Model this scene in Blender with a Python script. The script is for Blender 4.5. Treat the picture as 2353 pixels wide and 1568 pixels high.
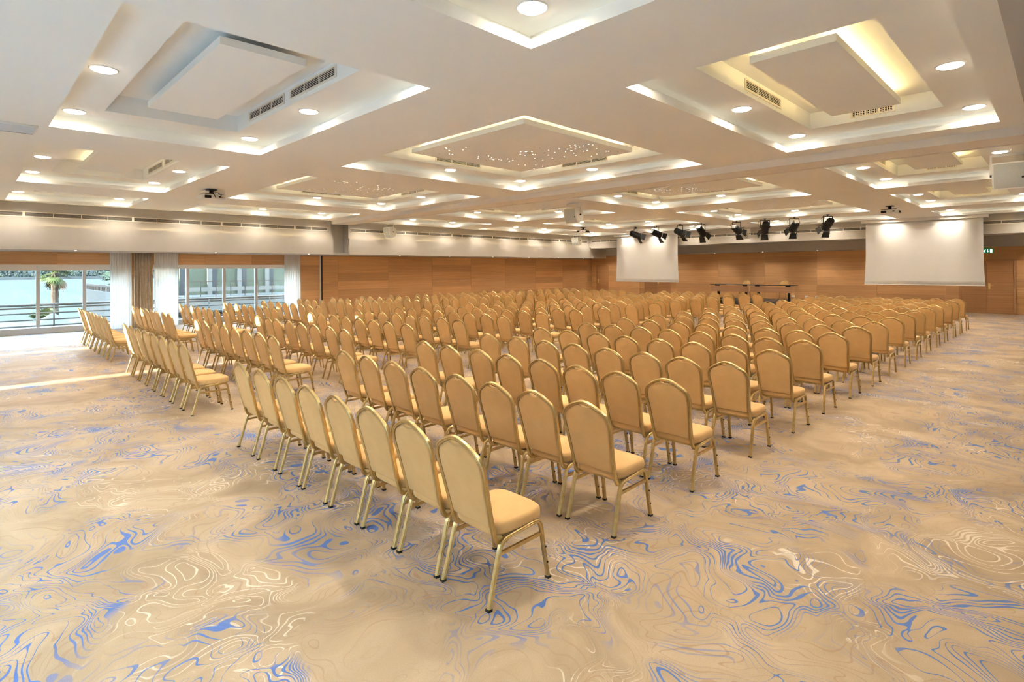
import bpy, math, random
from mathutils import Vector, Matrix, Quaternion
R = math.radians
random.seed(7)
SC = bpy.context.scene
COL = SC.collection
for _o in list(bpy.data.objects):
    bpy.data.objects.remove(_o)

# ------------------------------------------------------------------ camera
cam_d = bpy.data.cameras.new('camera')
cam = bpy.data.objects.new('camera', cam_d)
COL.objects.link(cam)
cam_d.sensor_fit = 'HORIZONTAL'
cam_d.sensor_width = 36.0
cam_d.lens = 1268.43 / 2353 * 36.0
cam_d.shift_y = -(784 - 618.18) / 2353
cam_d.clip_start = 0.05
cam_d.clip_end = 5000
cam.matrix_world = (Matrix.Translation((0, 0, 1.9)) @ Matrix.Rotation(R(45.1117), 4, 'Z')
                    @ Matrix.Rotation(R(90), 4, 'X') @ Matrix.Rotation(R(-0.3084), 4, 'Z'))
SC.camera = cam

# ------------------------------------------------------------------ world, sun, exposure
world = bpy.data.worlds.new('world')
SC.world = world
world.use_nodes = True
wn = world.node_tree
wn.nodes.clear()
w_out = wn.nodes.new('ShaderNodeOutputWorld')
w_bg = wn.nodes.new('ShaderNodeBackground')
w_tc = wn.nodes.new('ShaderNodeTexCoord')
w_sep = wn.nodes.new('ShaderNodeSeparateXYZ')
w_rmp = wn.nodes.new('ShaderNodeValToRGB')
w_rmp.color_ramp.elements[0].position = 0.0
w_rmp.color_ramp.elements[0].color = (0.86, 0.93, 1.0, 1)
w_rmp.color_ramp.elements[1].position = 0.7
w_rmp.color_ramp.elements[1].color = (0.50, 0.72, 1.0, 1)
wn.links.new(w_tc.outputs['Generated'], w_sep.inputs[0])
wn.links.new(w_sep.outputs['Z'], w_rmp.inputs[0])
wn.links.new(w_rmp.outputs[0], w_bg.inputs[0])
wn.links.new(w_bg.outputs[0], w_out.inputs[0])
w_bg.inputs[1].default_value = 10.5

sun_d = bpy.data.lights.new('sun', 'SUN')
sun = bpy.data.objects.new('sun', sun_d)
COL.objects.link(sun)
sun_d.energy = 46.0
sun_d.color = (1.0, 0.94, 0.83)
sun_d.angle = R(0.6)
sun.location = (-12, -60, 20)
sun.rotation_euler = (R(90 - 9.0), 0, R(0.4))      # travels along +Y, nine degrees below level

DOWNLIGHT = 42.0                  # opal lens
SPOT = 96.0                       # beam of each downlight, watts
COVE = 4.0

vs = SC.view_settings
vs.view_transform = 'Standard'
vs.look = 'None'
vs.exposure = 0.40
vs.gamma = 1.0
vs.use_curve_mapping = False
SC.cycles.max_bounces = 6
SC.cycles.diffuse_bounces = 4
SC.cycles.glossy_bounces = 3
SC.cycles.transparent_max_bounces = 10
SC.cycles.adaptive_threshold = 0.22
SC.cycles.adaptive_min_samples = 14
SC.cycles.caustics_reflective = False
SC.cycles.caustics_refractive = False
SC.cycles.sample_clamp_indirect = 6.0

# ------------------------------------------------------------------ material helpers
def lin(r, g, b):
    def f(c):
        c /= 255.0
        return c / 12.92 if c <= 0.04045 else ((c + 0.055) / 1.055) ** 2.4
    return (f(r), f(g), f(b), 1.0)

def new_mat(name):
    m = bpy.data.materials.new(name)
    m.use_nodes = True
    nt = m.node_tree
    nt.nodes.clear()
    out = nt.nodes.new('ShaderNodeOutputMaterial')
    return m, nt, out

def principled(nt, out, color, rough=0.6, metal=0.0, spec=0.4):
    b = nt.nodes.new('ShaderNodeBsdfPrincipled')
    b.inputs['Base Color'].default_value = color
    b.inputs['Roughness'].default_value = rough
    b.inputs['Metallic'].default_value = metal
    b.inputs['Specular IOR Level'].default_value = spec
    nt.links.new(b.outputs[0], out.inputs[0])
    return b

def noise(nt, vec, scale, detail=2.0, rough=0.5, dist=0.0):
    n = nt.nodes.new('ShaderNodeTexNoise')
    n.inputs['Scale'].default_value = scale
    n.inputs['Detail'].default_value = detail
    n.inputs['Roughness'].default_value = rough
    n.inputs['Distortion'].default_value = dist
    if vec is not None:
        nt.links.new(vec, n.inputs['Vector'])
    return n

def ramp(nt, fac, stops, interp='LINEAR'):
    r = nt.nodes.new('ShaderNodeValToRGB')
    r.color_ramp.interpolation = interp
    el = r.color_ramp.elements
    while len(el) < len(stops):
        el.new(0.5)
    for e, (p, c) in zip(el, stops):
        e.position = p
        e.color = c
    nt.links.new(fac, r.inputs[0])
    return r

def math_node(nt, op, a, b=None, clamp=False):
    n = nt.nodes.new('ShaderNodeMath')
    n.operation = op
    n.use_clamp = clamp
    for i, v in enumerate((a, b)):
        if v is None:
            continue
        if isinstance(v, (int, float)):
            n.inputs[i].default_value = v
        else:
            nt.links.new(v, n.inputs[i])
    return n.outputs[0]

def mix_col(nt, fac, a, b):
    n = nt.nodes.new('ShaderNodeMix')
    n.data_type = 'RGBA'
    for i, v in ((0, fac), (6, a), (7, b)):
        if isinstance(v, (int, float)):
            n.inputs[i].default_value = v
        elif isinstance(v, tuple):
            n.inputs[i].default_value = v
        else:
            nt.links.new(v, n.inputs[i])
    return n.outputs[2]

def position(nt):
    return nt.nodes.new('ShaderNodeNewGeometry').outputs['Position']

def objcoord(nt):
    return nt.nodes.new('ShaderNodeTexCoord').outputs['Object']

def mapping(nt, vec, scale=(1, 1, 1), loc=(0, 0, 0)):
    m = nt.nodes.new('ShaderNodeMapping')
    m.inputs['Scale'].default_value = scale
    m.inputs['Location'].default_value = loc
    nt.links.new(vec, m.inputs['Vector'])
    return m.outputs[0]

def bump(nt, bsdf, height, strength=0.2, dist=0.01):
    b = nt.nodes.new('ShaderNodeBump')
    b.inputs['Strength'].default_value = strength
    b.inputs['Distance'].default_value = dist
    nt.links.new(height, b.inputs['Height'])
    nt.links.new(b.outputs[0], bsdf.inputs['Normal'])

def plain(name, color, rough=0.6, metal=0.0, spec=0.4, var=0.06, vscale=3.0):
    """one colour with a faint mottled variation"""
    m, nt, out = new_mat(name)
    b = principled(nt, out, color, rough, metal, spec)
    n = noise(nt, objcoord(nt), vscale, 3)
    lo = tuple(c * (1 - var) for c in color[:3]) + (1,)
    hi = tuple(min(1, c * (1 + var)) for c in color[:3]) + (1,)
    r = ramp(nt, n.outputs[0], [(0.3, lo), (0.7, hi)])
    nt.links.new(r.outputs[0], b.inputs['Base Color'])
    return m

def emit(name, color, strength):
    m, nt, out = new_mat(name)
    e = nt.nodes.new('ShaderNodeEmission')
    e.inputs[0].default_value = color
    e.inputs[1].default_value = strength
    nt.links.new(e.outputs[0], out.inputs[0])
    return m

M = {}
M['ceiling'] = plain('ceiling_paint', (0.88, 0.90, 0.885, 1), 0.9, spec=0.2, var=0.015, vscale=0.6)
M['white_paint'] = plain('white_paint', (0.84, 0.81, 0.76, 1), 0.8, spec=0.2, var=0.015)
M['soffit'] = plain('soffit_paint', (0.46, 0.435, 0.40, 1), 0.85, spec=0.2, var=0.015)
M['white_plastic'] = plain('white_plastic', (0.80, 0.80, 0.77, 1), 0.45, var=0.03)
M['cream_metal'] = plain('cream_metal', (0.80, 0.76, 0.66, 1), 0.5, var=0.03)
M['grille_grey'] = plain('speaker_grille_grey', (0.52, 0.54, 0.52, 1), 0.7, var=0.06, vscale=80)
M['black_metal'] = plain('black_metal', (0.010, 0.011, 0.012, 1), 0.6, 0.0, 0.25, var=0.2)
M['louvre_grey'] = plain('louvre_grey', (0.30, 0.27, 0.23, 1), 0.6, var=0.1)
M['dark_void'] = plain('dark_void', (0.018, 0.016, 0.014, 1), 0.9, var=0.1)
M['black_plastic'] = plain('black_plastic', (0.01, 0.01, 0.01, 1), 0.5, var=0.2)
M['aluminium'] = plain('aluminium', (0.55, 0.57, 0.60, 1), 0.38, 0.6, 0.5, var=0.04)
M['silver'] = plain('silver_metal', (0.78, 0.78, 0.76, 1), 0.3, 0.9, 0.5, var=0.05)
M['brass'] = plain('brass', (0.80, 0.62, 0.25, 1), 0.3, 1.0, 0.5, var=0.05)
M['screen'] = plain('screen_fabric', (0.76, 0.755, 0.75, 1), 0.85, spec=0.1, var=0.01)
M['stage_black'] = plain('stage_black', (0.03, 0.03, 0.032, 1), 0.6, var=0.15)
M['table_black'] = plain('table_black', (0.02, 0.02, 0.022, 1), 0.4, var=0.15)
M['paper'] = plain('paper', (0.85, 0.86, 0.86, 1), 0.8, var=0.02)
M['orange'] = plain('orange_plastic', (0.85, 0.40, 0.04, 1), 0.5, var=0.1)
M['green_sign'] = emit('green_sign', (0.002, 0.085, 0.028, 1), 1.0)
M['white_sign'] = emit('white_sign', (0.85, 1.0, 0.9, 1), 1.3)
M['lens'] = emit('downlight_lens', (1.0, 0.85, 0.63, 1), DOWNLIGHT)
M['cove_soffit'] = emit('cove_led_soffit', (1.0, 0.76, 0.38, 1), COVE * 4.5)
M['ring_fill'] = emit('ring_fill_glow', (1.0, 0.84, 0.62, 1), COVE * 0.42)  # fill glow for the coffer ledge, not a lamp of the hall
M['cove'] = emit('cove_led', (1.0, 0.72, 0.30, 1), COVE * 6)
M['cove_mid'] = emit('cove_led_mid', (1.0, 0.78, 0.42, 1), COVE * 9)
M['cove_dim'] = emit('cove_led_dim', (1.0, 0.74, 0.38, 1), COVE * 1.6)
M['star'] = emit('star_fibre', (1.0, 0.93, 0.82, 1), 4.0)
M['small_lens'] = emit('small_lens', (1.0, 0.93, 0.82, 1), 3.0)
for _k in ('star', 'small_lens', 'green_sign', 'white_sign'):
    M[_k].cycles.emission_sampling = 'NONE'

def make_gold():
    m, nt, out = new_mat('gold_tube')
    b = principled(nt, out, (0.70, 0.50, 0.20, 1), 0.32, 1.0)
    n = noise(nt, objcoord(nt), 25, 2)
    r = ramp(nt, n.outputs[0], [(0.3, (0.55, 0.40, 0.17, 1)), (0.7, (0.65, 0.50, 0.24, 1))])
    nt.links.new(r.outputs[0], b.inputs['Base Color'])
    return m
M['gold'] = make_gold()

def make_fabric():
    m, nt, out = new_mat('tan_fabric')
    b = principled(nt, out, (0.62, 0.40, 0.16, 1), 0.85, 0.0, 0.2)
    b.inputs['Sheen Weight'].default_value = 0.25
    b.inputs['Sheen Roughness'].default_value = 0.5
    b.inputs['Sheen Tint'].default_value = (1.0, 0.85, 0.6, 1)
    oc = objcoord(nt)
    n1 = noise(nt, oc, 7, 3)
    n2 = noise(nt, mapping(nt, oc, (320, 320, 320)), 1.0, 1)
    oi = nt.nodes.new('ShaderNodeObjectInfo')
    r = ramp(nt, n1.outputs[0], [(0.3, (0.68, 0.420, 0.170, 1)), (0.7, (0.76, 0.485, 0.208, 1))])
    mx = mix_col(nt, math_node(nt, 'MULTIPLY', n2.outputs[0], 0.45), r.outputs[0], (0.54, 0.33, 0.14, 1))
    tone = ramp(nt, oi.outputs['Random'], [(0, (0.93, 0.93, 0.93, 1)), (1, (1.05, 1.05, 1.05, 1))])
    mul = nt.nodes.new('ShaderNodeMix')
    mul.data_type = 'RGBA'
    mul.blend_type = 'MULTIPLY'
    mul.inputs[0].default_value = 1.0
    nt.links.new(mx, mul.inputs[6])
    nt.links.new(tone.outputs[0], mul.inputs[7])
    nt.links.new(mul.outputs[2], b.inputs['Base Color'])
    return m
M['fabric'] = make_fabric()

def make_wood(name, dark, light, tint):
    m, nt, out = new_mat(name)
    b = principled(nt, out, light, 0.5, 0.0, 0.35)
    p = position(nt)
    oi = nt.nodes.new('ShaderNodeObjectInfo')
    off = nt.nodes.new('ShaderNodeVectorMath')
    off.operation = 'ADD'
    cmb = nt.nodes.new('ShaderNodeCombineXYZ')
    nt.links.new(math_node(nt, 'MULTIPLY', oi.outputs['Random'], 40.0), cmb.inputs[0])
    nt.links.new(math_node(nt, 'MULTIPLY', oi.outputs['Random'], 17.0), cmb.inputs[1])
    nt.links.new(math_node(nt, 'MULTIPLY', oi.outputs['Random'], 9.0), cmb.inputs[2])
    nt.links.new(p, off.inputs[0])
    nt.links.new(cmb.outputs[0], off.inputs[1])
    q = mapping(nt, off.outputs[0], (0.45, 0.45, 42))
    n1 = noise(nt, q, 1.0, 5, 0.62, 0.3)
    q2 = mapping(nt, off.outputs[0], (1.6, 1.6, 170))
    n2 = noise(nt, q2, 1.0, 3, 0.6)
    g = math_node(nt, 'ADD', math_node(nt, 'MULTIPLY', n1.outputs[0], 0.65), math_node(nt, 'MULTIPLY', n2.outputs[0], 0.35))
    r = ramp(nt, g, [(0.34, dark), (0.52, light), (0.68, tint)])
    tone = ramp(nt, oi.outputs['Random'], [(0, (0.80, 0.78, 0.76, 1)), (1, (1.08, 1.06, 1.02, 1))])
    mul = nt.nodes.new('ShaderNodeMix')
    mul.data_type = 'RGBA'
    mul.blend_type = 'MULTIPLY'
    mul.inputs[0].default_value = 1.0
    nt.links.new(r.outputs[0], mul.inputs[6])
    nt.links.new(tone.outputs[0], mul.inputs[7])
    nt.links.new(mul.outputs[2], b.inputs['Base Color'])
    return m
M['wood'] = make_wood('walnut_veneer', (0.56, 0.30, 0.135, 1), (0.71, 0.41, 0.190, 1), (0.79, 0.485, 0.245, 1))
M['door_wood'] = make_wood('door_veneer', (0.40, 0.205, 0.092, 1), (0.53, 0.285, 0.135, 1), (0.60, 0.345, 0.165, 1))
M['table_wood'] = make_wood('table_veneer', (0.32, 0.17, 0.095, 1), (0.44, 0.25, 0.145, 1), (0.52, 0.31, 0.19, 1))

def make_carpet():
    m, nt, out = new_mat('swirl_carpet')
    b = principled(nt, out, (0.6, 0.42, 0.25, 1), 0.55, 0.0, 0.24)
    p = position(nt)
    wn1 = noise(nt, mapping(nt, p, (1, 1, 1), (3.1, 7.7, 0)), 0.9, 2, 0.5)
    sub = nt.nodes.new('ShaderNodeVectorMath')
    sub.operation = 'SUBTRACT'
    nt.links.new(wn1.outputs['Color'], sub.inputs[0])
    sub.inputs[1].default_value = (0.5, 0.5, 0.5)
    scl = nt.nodes.new('ShaderNodeVectorMath')
    scl.operation = 'SCALE'
    scl.inputs['Scale'].default_value = 1.5
    nt.links.new(sub.outputs[0], scl.inputs[0])
    add = nt.nodes.new('ShaderNodeVectorMath')
    add.operation = 'ADD'
    nt.links.new(p, add.inputs[0])
    nt.links.new(scl.outputs[0], add.inputs[1])
    wn2 = noise(nt, mapping(nt, add.outputs[0], (1, 1, 1), (9.1, 2.7, 0)), 2.6, 1, 0.5)
    sub2 = nt.nodes.new('ShaderNodeVectorMath')
    sub2.operation = 'SUBTRACT'
    nt.links.new(wn2.outputs['Color'], sub2.inputs[0])
    sub2.inputs[1].default_value = (0.5, 0.5, 0.5)
    mad = nt.nodes.new('ShaderNodeVectorMath')
    mad.operation = 'MULTIPLY_ADD'
    nt.links.new(sub2.outputs[0], mad.inputs[0])
    mad.inputs[1].default_value = (0.55, 0.55, 0.55)
    nt.links.new(add.outputs[0], mad.inputs[2])
    wp = mad.outputs[0]
    edge = noise(nt, p, 55, 2, 0.6)
    edge_v = math_node(nt, 'MULTIPLY', math_node(nt, 'SUBTRACT', edge.outputs[0], 0.5), 0.22)

    def shifted(v, dx, dy):
        n = nt.nodes.new('ShaderNodeVectorMath')
        n.operation = 'ADD'
        nt.links.new(v, n.inputs[0])
        n.inputs[1].default_value = (dx, dy, 0)
        return n.outputs[0]

    def contour(seed, scale, count, w0, w1, reg_scale, reg_lo, reg_hi):
        """thin contour lines of a warped height field, with a width in metres"""
        base_v = mapping(nt, wp, (1, 1, 1), (seed, seed * 1.7, seed * 0.3))
        eps = 0.02
        f0, fx, fy = [noise(nt, v, scale, 1.0, 0.45, 0.0).outputs[0] for v in (base_v, shifted(base_v, eps, 0), shifted(base_v, 0, eps))]
        gx = math_node(nt, 'SUBTRACT', fx, f0)
        gy = math_node(nt, 'SUBTRACT', fy, f0)
        g = math_node(nt, 'SQRT', math_node(nt, 'ADD', math_node(nt, 'MULTIPLY', gx, gx), math_node(nt, 'MULTIPLY', gy, gy)))
        g = math_node(nt, 'MAXIMUM', math_node(nt, 'MULTIPLY', g, count / eps), 2.0)
        t = math_node(nt, 'FRACT', math_node(nt, 'MULTIPLY', f0, count))
        t = math_node(nt, 'ABSOLUTE', math_node(nt, 'SUBTRACT', t, 0.5))
        dist = math_node(nt, 'DIVIDE', t, g)
        wv = noise(nt, mapping(nt, p, (1, 1, 1), (seed * 2, 4, 0)), 2.6, 2)
        wid = math_node(nt, 'ADD', math_node(nt, 'MULTIPLY', ramp(nt, wv.outputs[0], [(0.40, (0, 0, 0, 1)), (0.70, (1, 1, 1, 1))]).outputs[0], w1), w0)
        wid = math_node(nt, 'ADD', wid, math_node(nt, 'MULTIPLY', edge_v, 0.012))
        line = math_node(nt, 'MULTIPLY', math_node(nt, 'SUBTRACT', wid, dist), 700.0, clamp=True)
        rg = noise(nt, mapping(nt, wp, (1, 1, 1), (seed * 5, 1 + seed, 0)), reg_scale, 2.0, 0.5)
        reg = ramp(nt, rg.outputs[0], [(reg_lo, (0, 0, 0, 1)), (reg_hi, (1, 1, 1, 1))]).outputs[0]
        return math_node(nt, 'MULTIPLY', line, reg)

    base_n = noise(nt, wp, 1.3, 4, 0.6)
    base = ramp(nt, base_n.outputs[0], [(0.28, (0.29, 0.205, 0.125, 1)), (0.50, (0.43, 0.312, 0.192, 1)), (0.72, (0.53, 0.395, 0.26, 1))]).outputs[0]
    br = contour(11.0, 1.60, 25, 0.0028, 0.0032, 0.9, 0.42, 0.55)
    wh = contour(23.0, 1.75, 22, 0.0030, 0.0045, 1.1, 0.54, 0.61)
    bl = contour(41.0, 1.60, 25, 0.0028, 0.0095, 0.8, 0.42, 0.50)
    c = mix_col(nt, math_node(nt, 'MULTIPLY', br, 0.55), base, (0.34, 0.20, 0.11, 1))
    c = mix_col(nt, math_node(nt, 'MULTIPLY', wh, 0.62), c, (0.84, 0.74, 0.60, 1))
    c = mix_col(nt, math_node(nt, 'MULTIPLY', bl, 0.94), c, (0.065, 0.155, 0.42, 1))
    pile = noise(nt, p, 260, 2, 0.7)
    pr = ramp(nt, pile.outputs[0], [(0.25, (0.76, 0.76, 0.76, 1)), (0.75, (1.14, 1.14, 1.14, 1))])
    mul = nt.nodes.new('ShaderNodeMix')
    mul.data_type = 'RGBA'
    mul.blend_type = 'MULTIPLY'
    mul.inputs[0].default_value = 1.0
    nt.links.new(c, mul.inputs[6])
    nt.links.new(pr.outputs[0], mul.inputs[7])
    nt.links.new(mul.outputs[2], b.inputs['Base Color'])
    return m
M['carpet'] = make_carpet()

def make_glass():
    m, nt, out = new_mat('window_glass')
    t = nt.nodes.new('ShaderNodeBsdfTransparent')
    t.inputs[0].default_value = (0.93, 0.97, 0.96, 1)
    g = nt.nodes.new('ShaderNodeBsdfGlossy')
    g.inputs['Roughness'].default_value = 0.02
    x = nt.nodes.new('ShaderNodeMixShader')
    x.inputs[0].default_value = 0.05
    nt.links.new(t.outputs[0], x.inputs[1])
    nt.links.new(g.outputs[0], x.inputs[2])
    nt.links.new(x.outputs[0], out.inputs[0])
    return m
M['glass'] = make_glass()

def make_sheer():
    m, nt, out = new_mat('sheer_curtain')
    d = nt.nodes.new('ShaderNodeBsdfDiffuse')
    d.inputs[0].default_value = (0.94, 0.93, 0.90, 1)
    t = nt.nodes.new('ShaderNodeBsdfTranslucent')
    t.inputs[0].default_value = (0.95, 0.95, 0.91, 1)
    tr = nt.nodes.new('ShaderNodeBsdfTransparent')
    x1 = nt.nodes.new('ShaderNodeMixShader')
    x1.inputs[0].default_value = 0.42
    nt.links.new(d.outputs[0], x1.inputs[1])
    nt.links.new(t.outputs[0], x1.inputs[2])
    x2 = nt.nodes.new('ShaderNodeMixShader')
    n = noise(nt, mapping(nt, position(nt), (30, 30, 1.2)), 1.0, 2)
    r = ramp(nt, n.outputs[0], [(0.3, (0.05, 0.05, 0.05, 1)), (0.7, (0.14, 0.14, 0.14, 1))])
    nt.links.new(r.outputs[0], x2.inputs[0])
    nt.links.new(x1.outputs[0], x2.inputs[1])
    nt.links.new(tr.outputs[0], x2.inputs[2])
    nt.links.new(x2.outputs[0], out.inputs[0])
    return m
M['sheer'] = make_sheer()
M['drape'] = plain('taupe_drape', (0.60, 0.50, 0.38, 1), 0.9, spec=0.1, var=0.1, vscale=12)

# outdoors
def make_sea():
    m, nt, out = new_mat('sea_water')
    b = principled(nt, out, (0.10, 0.20, 0.24, 1), 0.9, 0.0, 0.0)
    p = position(nt)
    n = noise(nt, mapping(nt, p, (0.02, 0.09, 1)), 1.0, 6, 0.65)
    r = ramp(nt, n.outputs[0], [(0.3, (0.070, 0.084, 0.078, 1)), (0.7, (0.088, 0.100, 0.092, 1))])
    nt.links.new(r.outputs[0], b.inputs['Base Color'])
    return m
M['sea'] = make_sea()
M['shore'] = plain('shore_scrub', (0.022, 0.028, 0.024, 1), 0.9, var=0.5, vscale=0.08)
M['shore_tree'] = plain('shore_tree', (0.016, 0.024, 0.019, 1), 0.9, var=0.5, vscale=0.15)
M['quay'] = plain('quay_stone', (0.07, 0.07, 0.07, 1), 0.9, var=0.2, vscale=0.1)
M['far_white'] = plain('far_white_wall', (0.12, 0.12, 0.12, 1), 0.9, var=0.05, vscale=0.1)
M['far_roof'] = plain('far_roof', (0.10, 0.045, 0.035, 1), 0.9, var=0.1, vscale=0.1)
M['far_glass'] = plain('far_window', (0.04, 0.05, 0.06, 1), 0.3, var=0.1)
M['palm_leaf'] = plain('palm_leaf', (0.055, 0.075, 0.018, 1), 0.6, var=0.35, vscale=2)
M['palm_dry'] = plain('palm_dry_leaf', (0.10, 0.058, 0.026, 1), 0.8, var=0.3, vscale=2)
M['palm_trunk'] = plain('palm_trunk', (0.05, 0.035, 0.025, 1), 0.95, var=0.5, vscale=6)
M['bounce_paving'] = plain('pale_bounce_paving', (0.32, 0.33, 0.33, 1), 0.85, var=0.1, vscale=1)
M['terrace'] = plain('terrace_stone', (0.085, 0.082, 0.075, 1), 0.8, var=0.1, vscale=2)
M['rail_metal'] = plain('rail_metal', (0.15, 0.143, 0.128, 1), 0.6, 0.0, var=0.05)
M['facade_white'] = plain('facade_white', (0.125, 0.12, 0.105, 1), 0.8, var=0.03)
M['facade_glass'] = plain('facade_glass', (0.072, 0.080, 0.055, 1), 0.5, 0.0, 0.2, var=0.10, vscale=0.4)
M['facade_dark'] = plain('facade_dark', (0.028, 0.032, 0.034, 1), 0.4, var=0.1)
M['canopy_white'] = plain('canopy_white', (0.11, 0.11, 0.105, 1), 0.7, var=0.05)
M['brown_rail'] = plain('brown_rail', (0.045, 0.030, 0.02, 1), 0.6, var=0.1)

# ------------------------------------------------------------------ mesh helpers
class MB:
    def __init__(self):
        self.v, self.f = [], []
    def add(self, verts, faces):
        o = len(self.v)
        self.v += [tuple(p) for p in verts]
        self.f += [tuple(i + o for i in q) for q in faces]
    def box(self, x0, x1, y0, y1, z0, z1, rot=None):
        vs_ = [(x0, y0, z0), (x1, y0, z0), (x1, y1, z0), (x0, y1, z0), (x0, y0, z1), (x1, y0, z1), (x1, y1, z1), (x0, y1, z1)]
        if rot is not None:
            vs_ = [tuple(rot @ Vector(p)) for p in vs_]
        self.add(vs_, [(0, 3, 2, 1), (4, 5, 6, 7), (0, 1, 5, 4), (1, 2, 6, 5), (2, 3, 7, 6), (3, 0, 4, 7)])
    def frustum(self, c0, s0, c1, s1, n=12, axis=None):
        """tapered round bar between two centres"""
        self.tube([c0, c1], None, radii=[s0, s1], n=n)
    def tube(self, path, r, n=8, radii=None, prof=None, ref=None, caps=True):
        P = [Vector(p) for p in path]
        k = len(P)
        T = []
        for i in range(k):
            a = P[max(0, i - 1)]
            b = P[min(k - 1, i + 1)]
            T.append((b - a).normalized())
        if ref is None:
            ref = Vector((0, 0, 1)) if abs(T[0].z) < 0.9 else Vector((1, 0, 0))
            fixed = False
        else:
            ref = Vector(ref)
            fixed = True
        o = len(self.v)
        if prof is None:
            prof1 = [(math.cos(2 * math.pi * j / n), math.sin(2 * math.pi * j / n)) for j in range(n)]
        m = len(prof) if prof is not None else n
        s = None
        for i in range(k):
            t = T[i]
            if fixed or s is None:
                s = (ref - t * ref.dot(t)).normalized()
            else:
                s = (s - t * s.dot(t)).normalized()
            w = t.cross(s)
            for j in range(m):
                if prof is not None:
                    a, b = prof[j]
                    if radii:
                        a *= radii[i]
                        b *= radii[i]
                else:
                    rr = radii[i] if radii else r
                    a, b = prof1[j][0] * rr, prof1[j][1] * rr
                self.v.append(tuple(P[i] + s * a + w * b))
        for i in range(k - 1):
            for j in range(m):
                a = o + i * m + j
                b = o + i * m + (j + 1) % m
                self.f.append((a, b, b + m, a + m))
        if caps:
            self.f.append(tuple(o + j for j in reversed(range(m))))
            self.f.append(tuple(o + (k - 1) * m + j for j in range(m)))
    def disc(self, c, r, n=24, z_up=False):
        o = len(self.v)
        self.v += [(c[0] + r * math.cos(2 * math.pi * j / n), c[1] + r * math.sin(2 * math.pi * j / n), c[2]) for j in range(n)]
        f = tuple(o + j for j in range(n))
        self.f.append(f if z_up else tuple(reversed(f)))
    def lathe(self, prof, c=(0, 0, 0), n=24):
        """profile of (radius, z) about a vertical axis"""
        o = len(self.v)
        for r_, z_ in prof:
            for j in range(n):
                a = 2 * math.pi * j / n
                self.v.append((c[0] + r_ * math.cos(a), c[1] + r_ * math.sin(a), c[2] + z_))
        for i in range(len(prof) - 1):
            for j in range(n):
                a = o + i * n + j
                b = o + i * n + (j + 1) % n
                self.f.append((a, b, b + n, a + n))
    def poly_prism(self, pts, d):
        """closed polygon (list of 3D points) extruded by the vector d"""
        o = len(self.v)
        k = len(pts)
        d = Vector(d)
        self.v += [tuple(p) for p in pts] + [tuple(Vector(p) + d) for p in pts]
        self.f.append(tuple(o + i for i in reversed(range(k))))
        self.f.append(tuple(o + k + i for i in range(k)))
        for i in range(k):
            j = (i + 1) % k
            self.f.append((o + i, o + j, o + k + j, o + k + i))
    def mesh(self, name, mat, smooth=False):
        me = bpy.data.meshes.new(name)
        me.from_pydata(self.v, [], self.f)
        me.materials.append(mat)
        if smooth:
            me.polygons.foreach_set('use_smooth', [True] * len(me.polygons))
        me.update()
        return me
    def build(self, name, mat, parent=None, smooth=False, loc=None):
        return link(name, self.mesh(name, mat, smooth), parent, loc)

def link(name, data, parent=None, loc=None, rotz=None):
    o = bpy.data.objects.new(name, data)
    COL.objects.link(o)
    if parent is not None:
        o.parent = parent
    if loc is not None:
        o.location = loc
    if rotz is not None:
        o.rotation_euler = (0, 0, rotz)
    return o

def tag(o, label, cat, group=None):
    o['label'] = label
    o['category'] = cat
    if group:
        o['group'] = group
    return o

def struct(o):
    o['kind'] = 'structure'
    return o

def thing(name, label, cat, loc=(0, 0, 0), rotz=0.0, group=None):
    o = bpy.data.objects.new(name, None)
    COL.objects.link(o)
    o.empty_display_size = 0.1
    o.location = loc
    o.rotation_euler = (0, 0, rotz)
    return tag(o, label, cat, group)

def boxes(name, mat, lst, parent=None, loc=None):
    b = MB()
    for t in lst:
        b.box(*t)
    return b.build(name, mat, parent, loc=loc)

def fix_normals(o):
    import bmesh
    bm = bmesh.new()
    bm.from_mesh(o.data)
    bmesh.ops.recalc_face_normals(bm, faces=bm.faces)
    bm.to_mesh(o.data)
    bm.free()
    return o

ORD = ['first', 'second', 'third', 'fourth', 'fifth', 'sixth', 'seventh', 'eighth', 'ninth', 'tenth', 'eleventh', 'twelfth',
       'thirteenth', 'fourteenth', 'fifteenth', 'sixteenth', 'seventeenth']

# ------------------------------------------------------------------ room numbers
ZC = 3.80                        # main ceiling
XW, XR = -22.0, 1.70             # window wall face, right wall face
YB, YS = -1.60, 29.30            # rear wall face, stage wall face
XSOF, YSOF = -20.04, 26.46       # soffit faces
XSR, ZSR = -0.211, 3.08
XE = [-0.605, -3.257, -4.702, -9.396, -10.823, -15.551, -17.037, -19.654]
YE = [0.810, 3.490, 4.942, 9.663, 11.125, 15.816, 17.303, 21.980, 23.474, 26.080]

# ------------------------------------------------------------------ floor, walls
struct(boxes('floor', M['carpet'], [(XW - 0.35, XR + 0.2, YB - 0.2, YS + 0.2, -0.12, 0.0)]))
struct(boxes('wall_right', M['white_paint'], [(XR, XR + 0.2, YB - 0.2, YS + 0.2, 0.0, 4.3)]))

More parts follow.
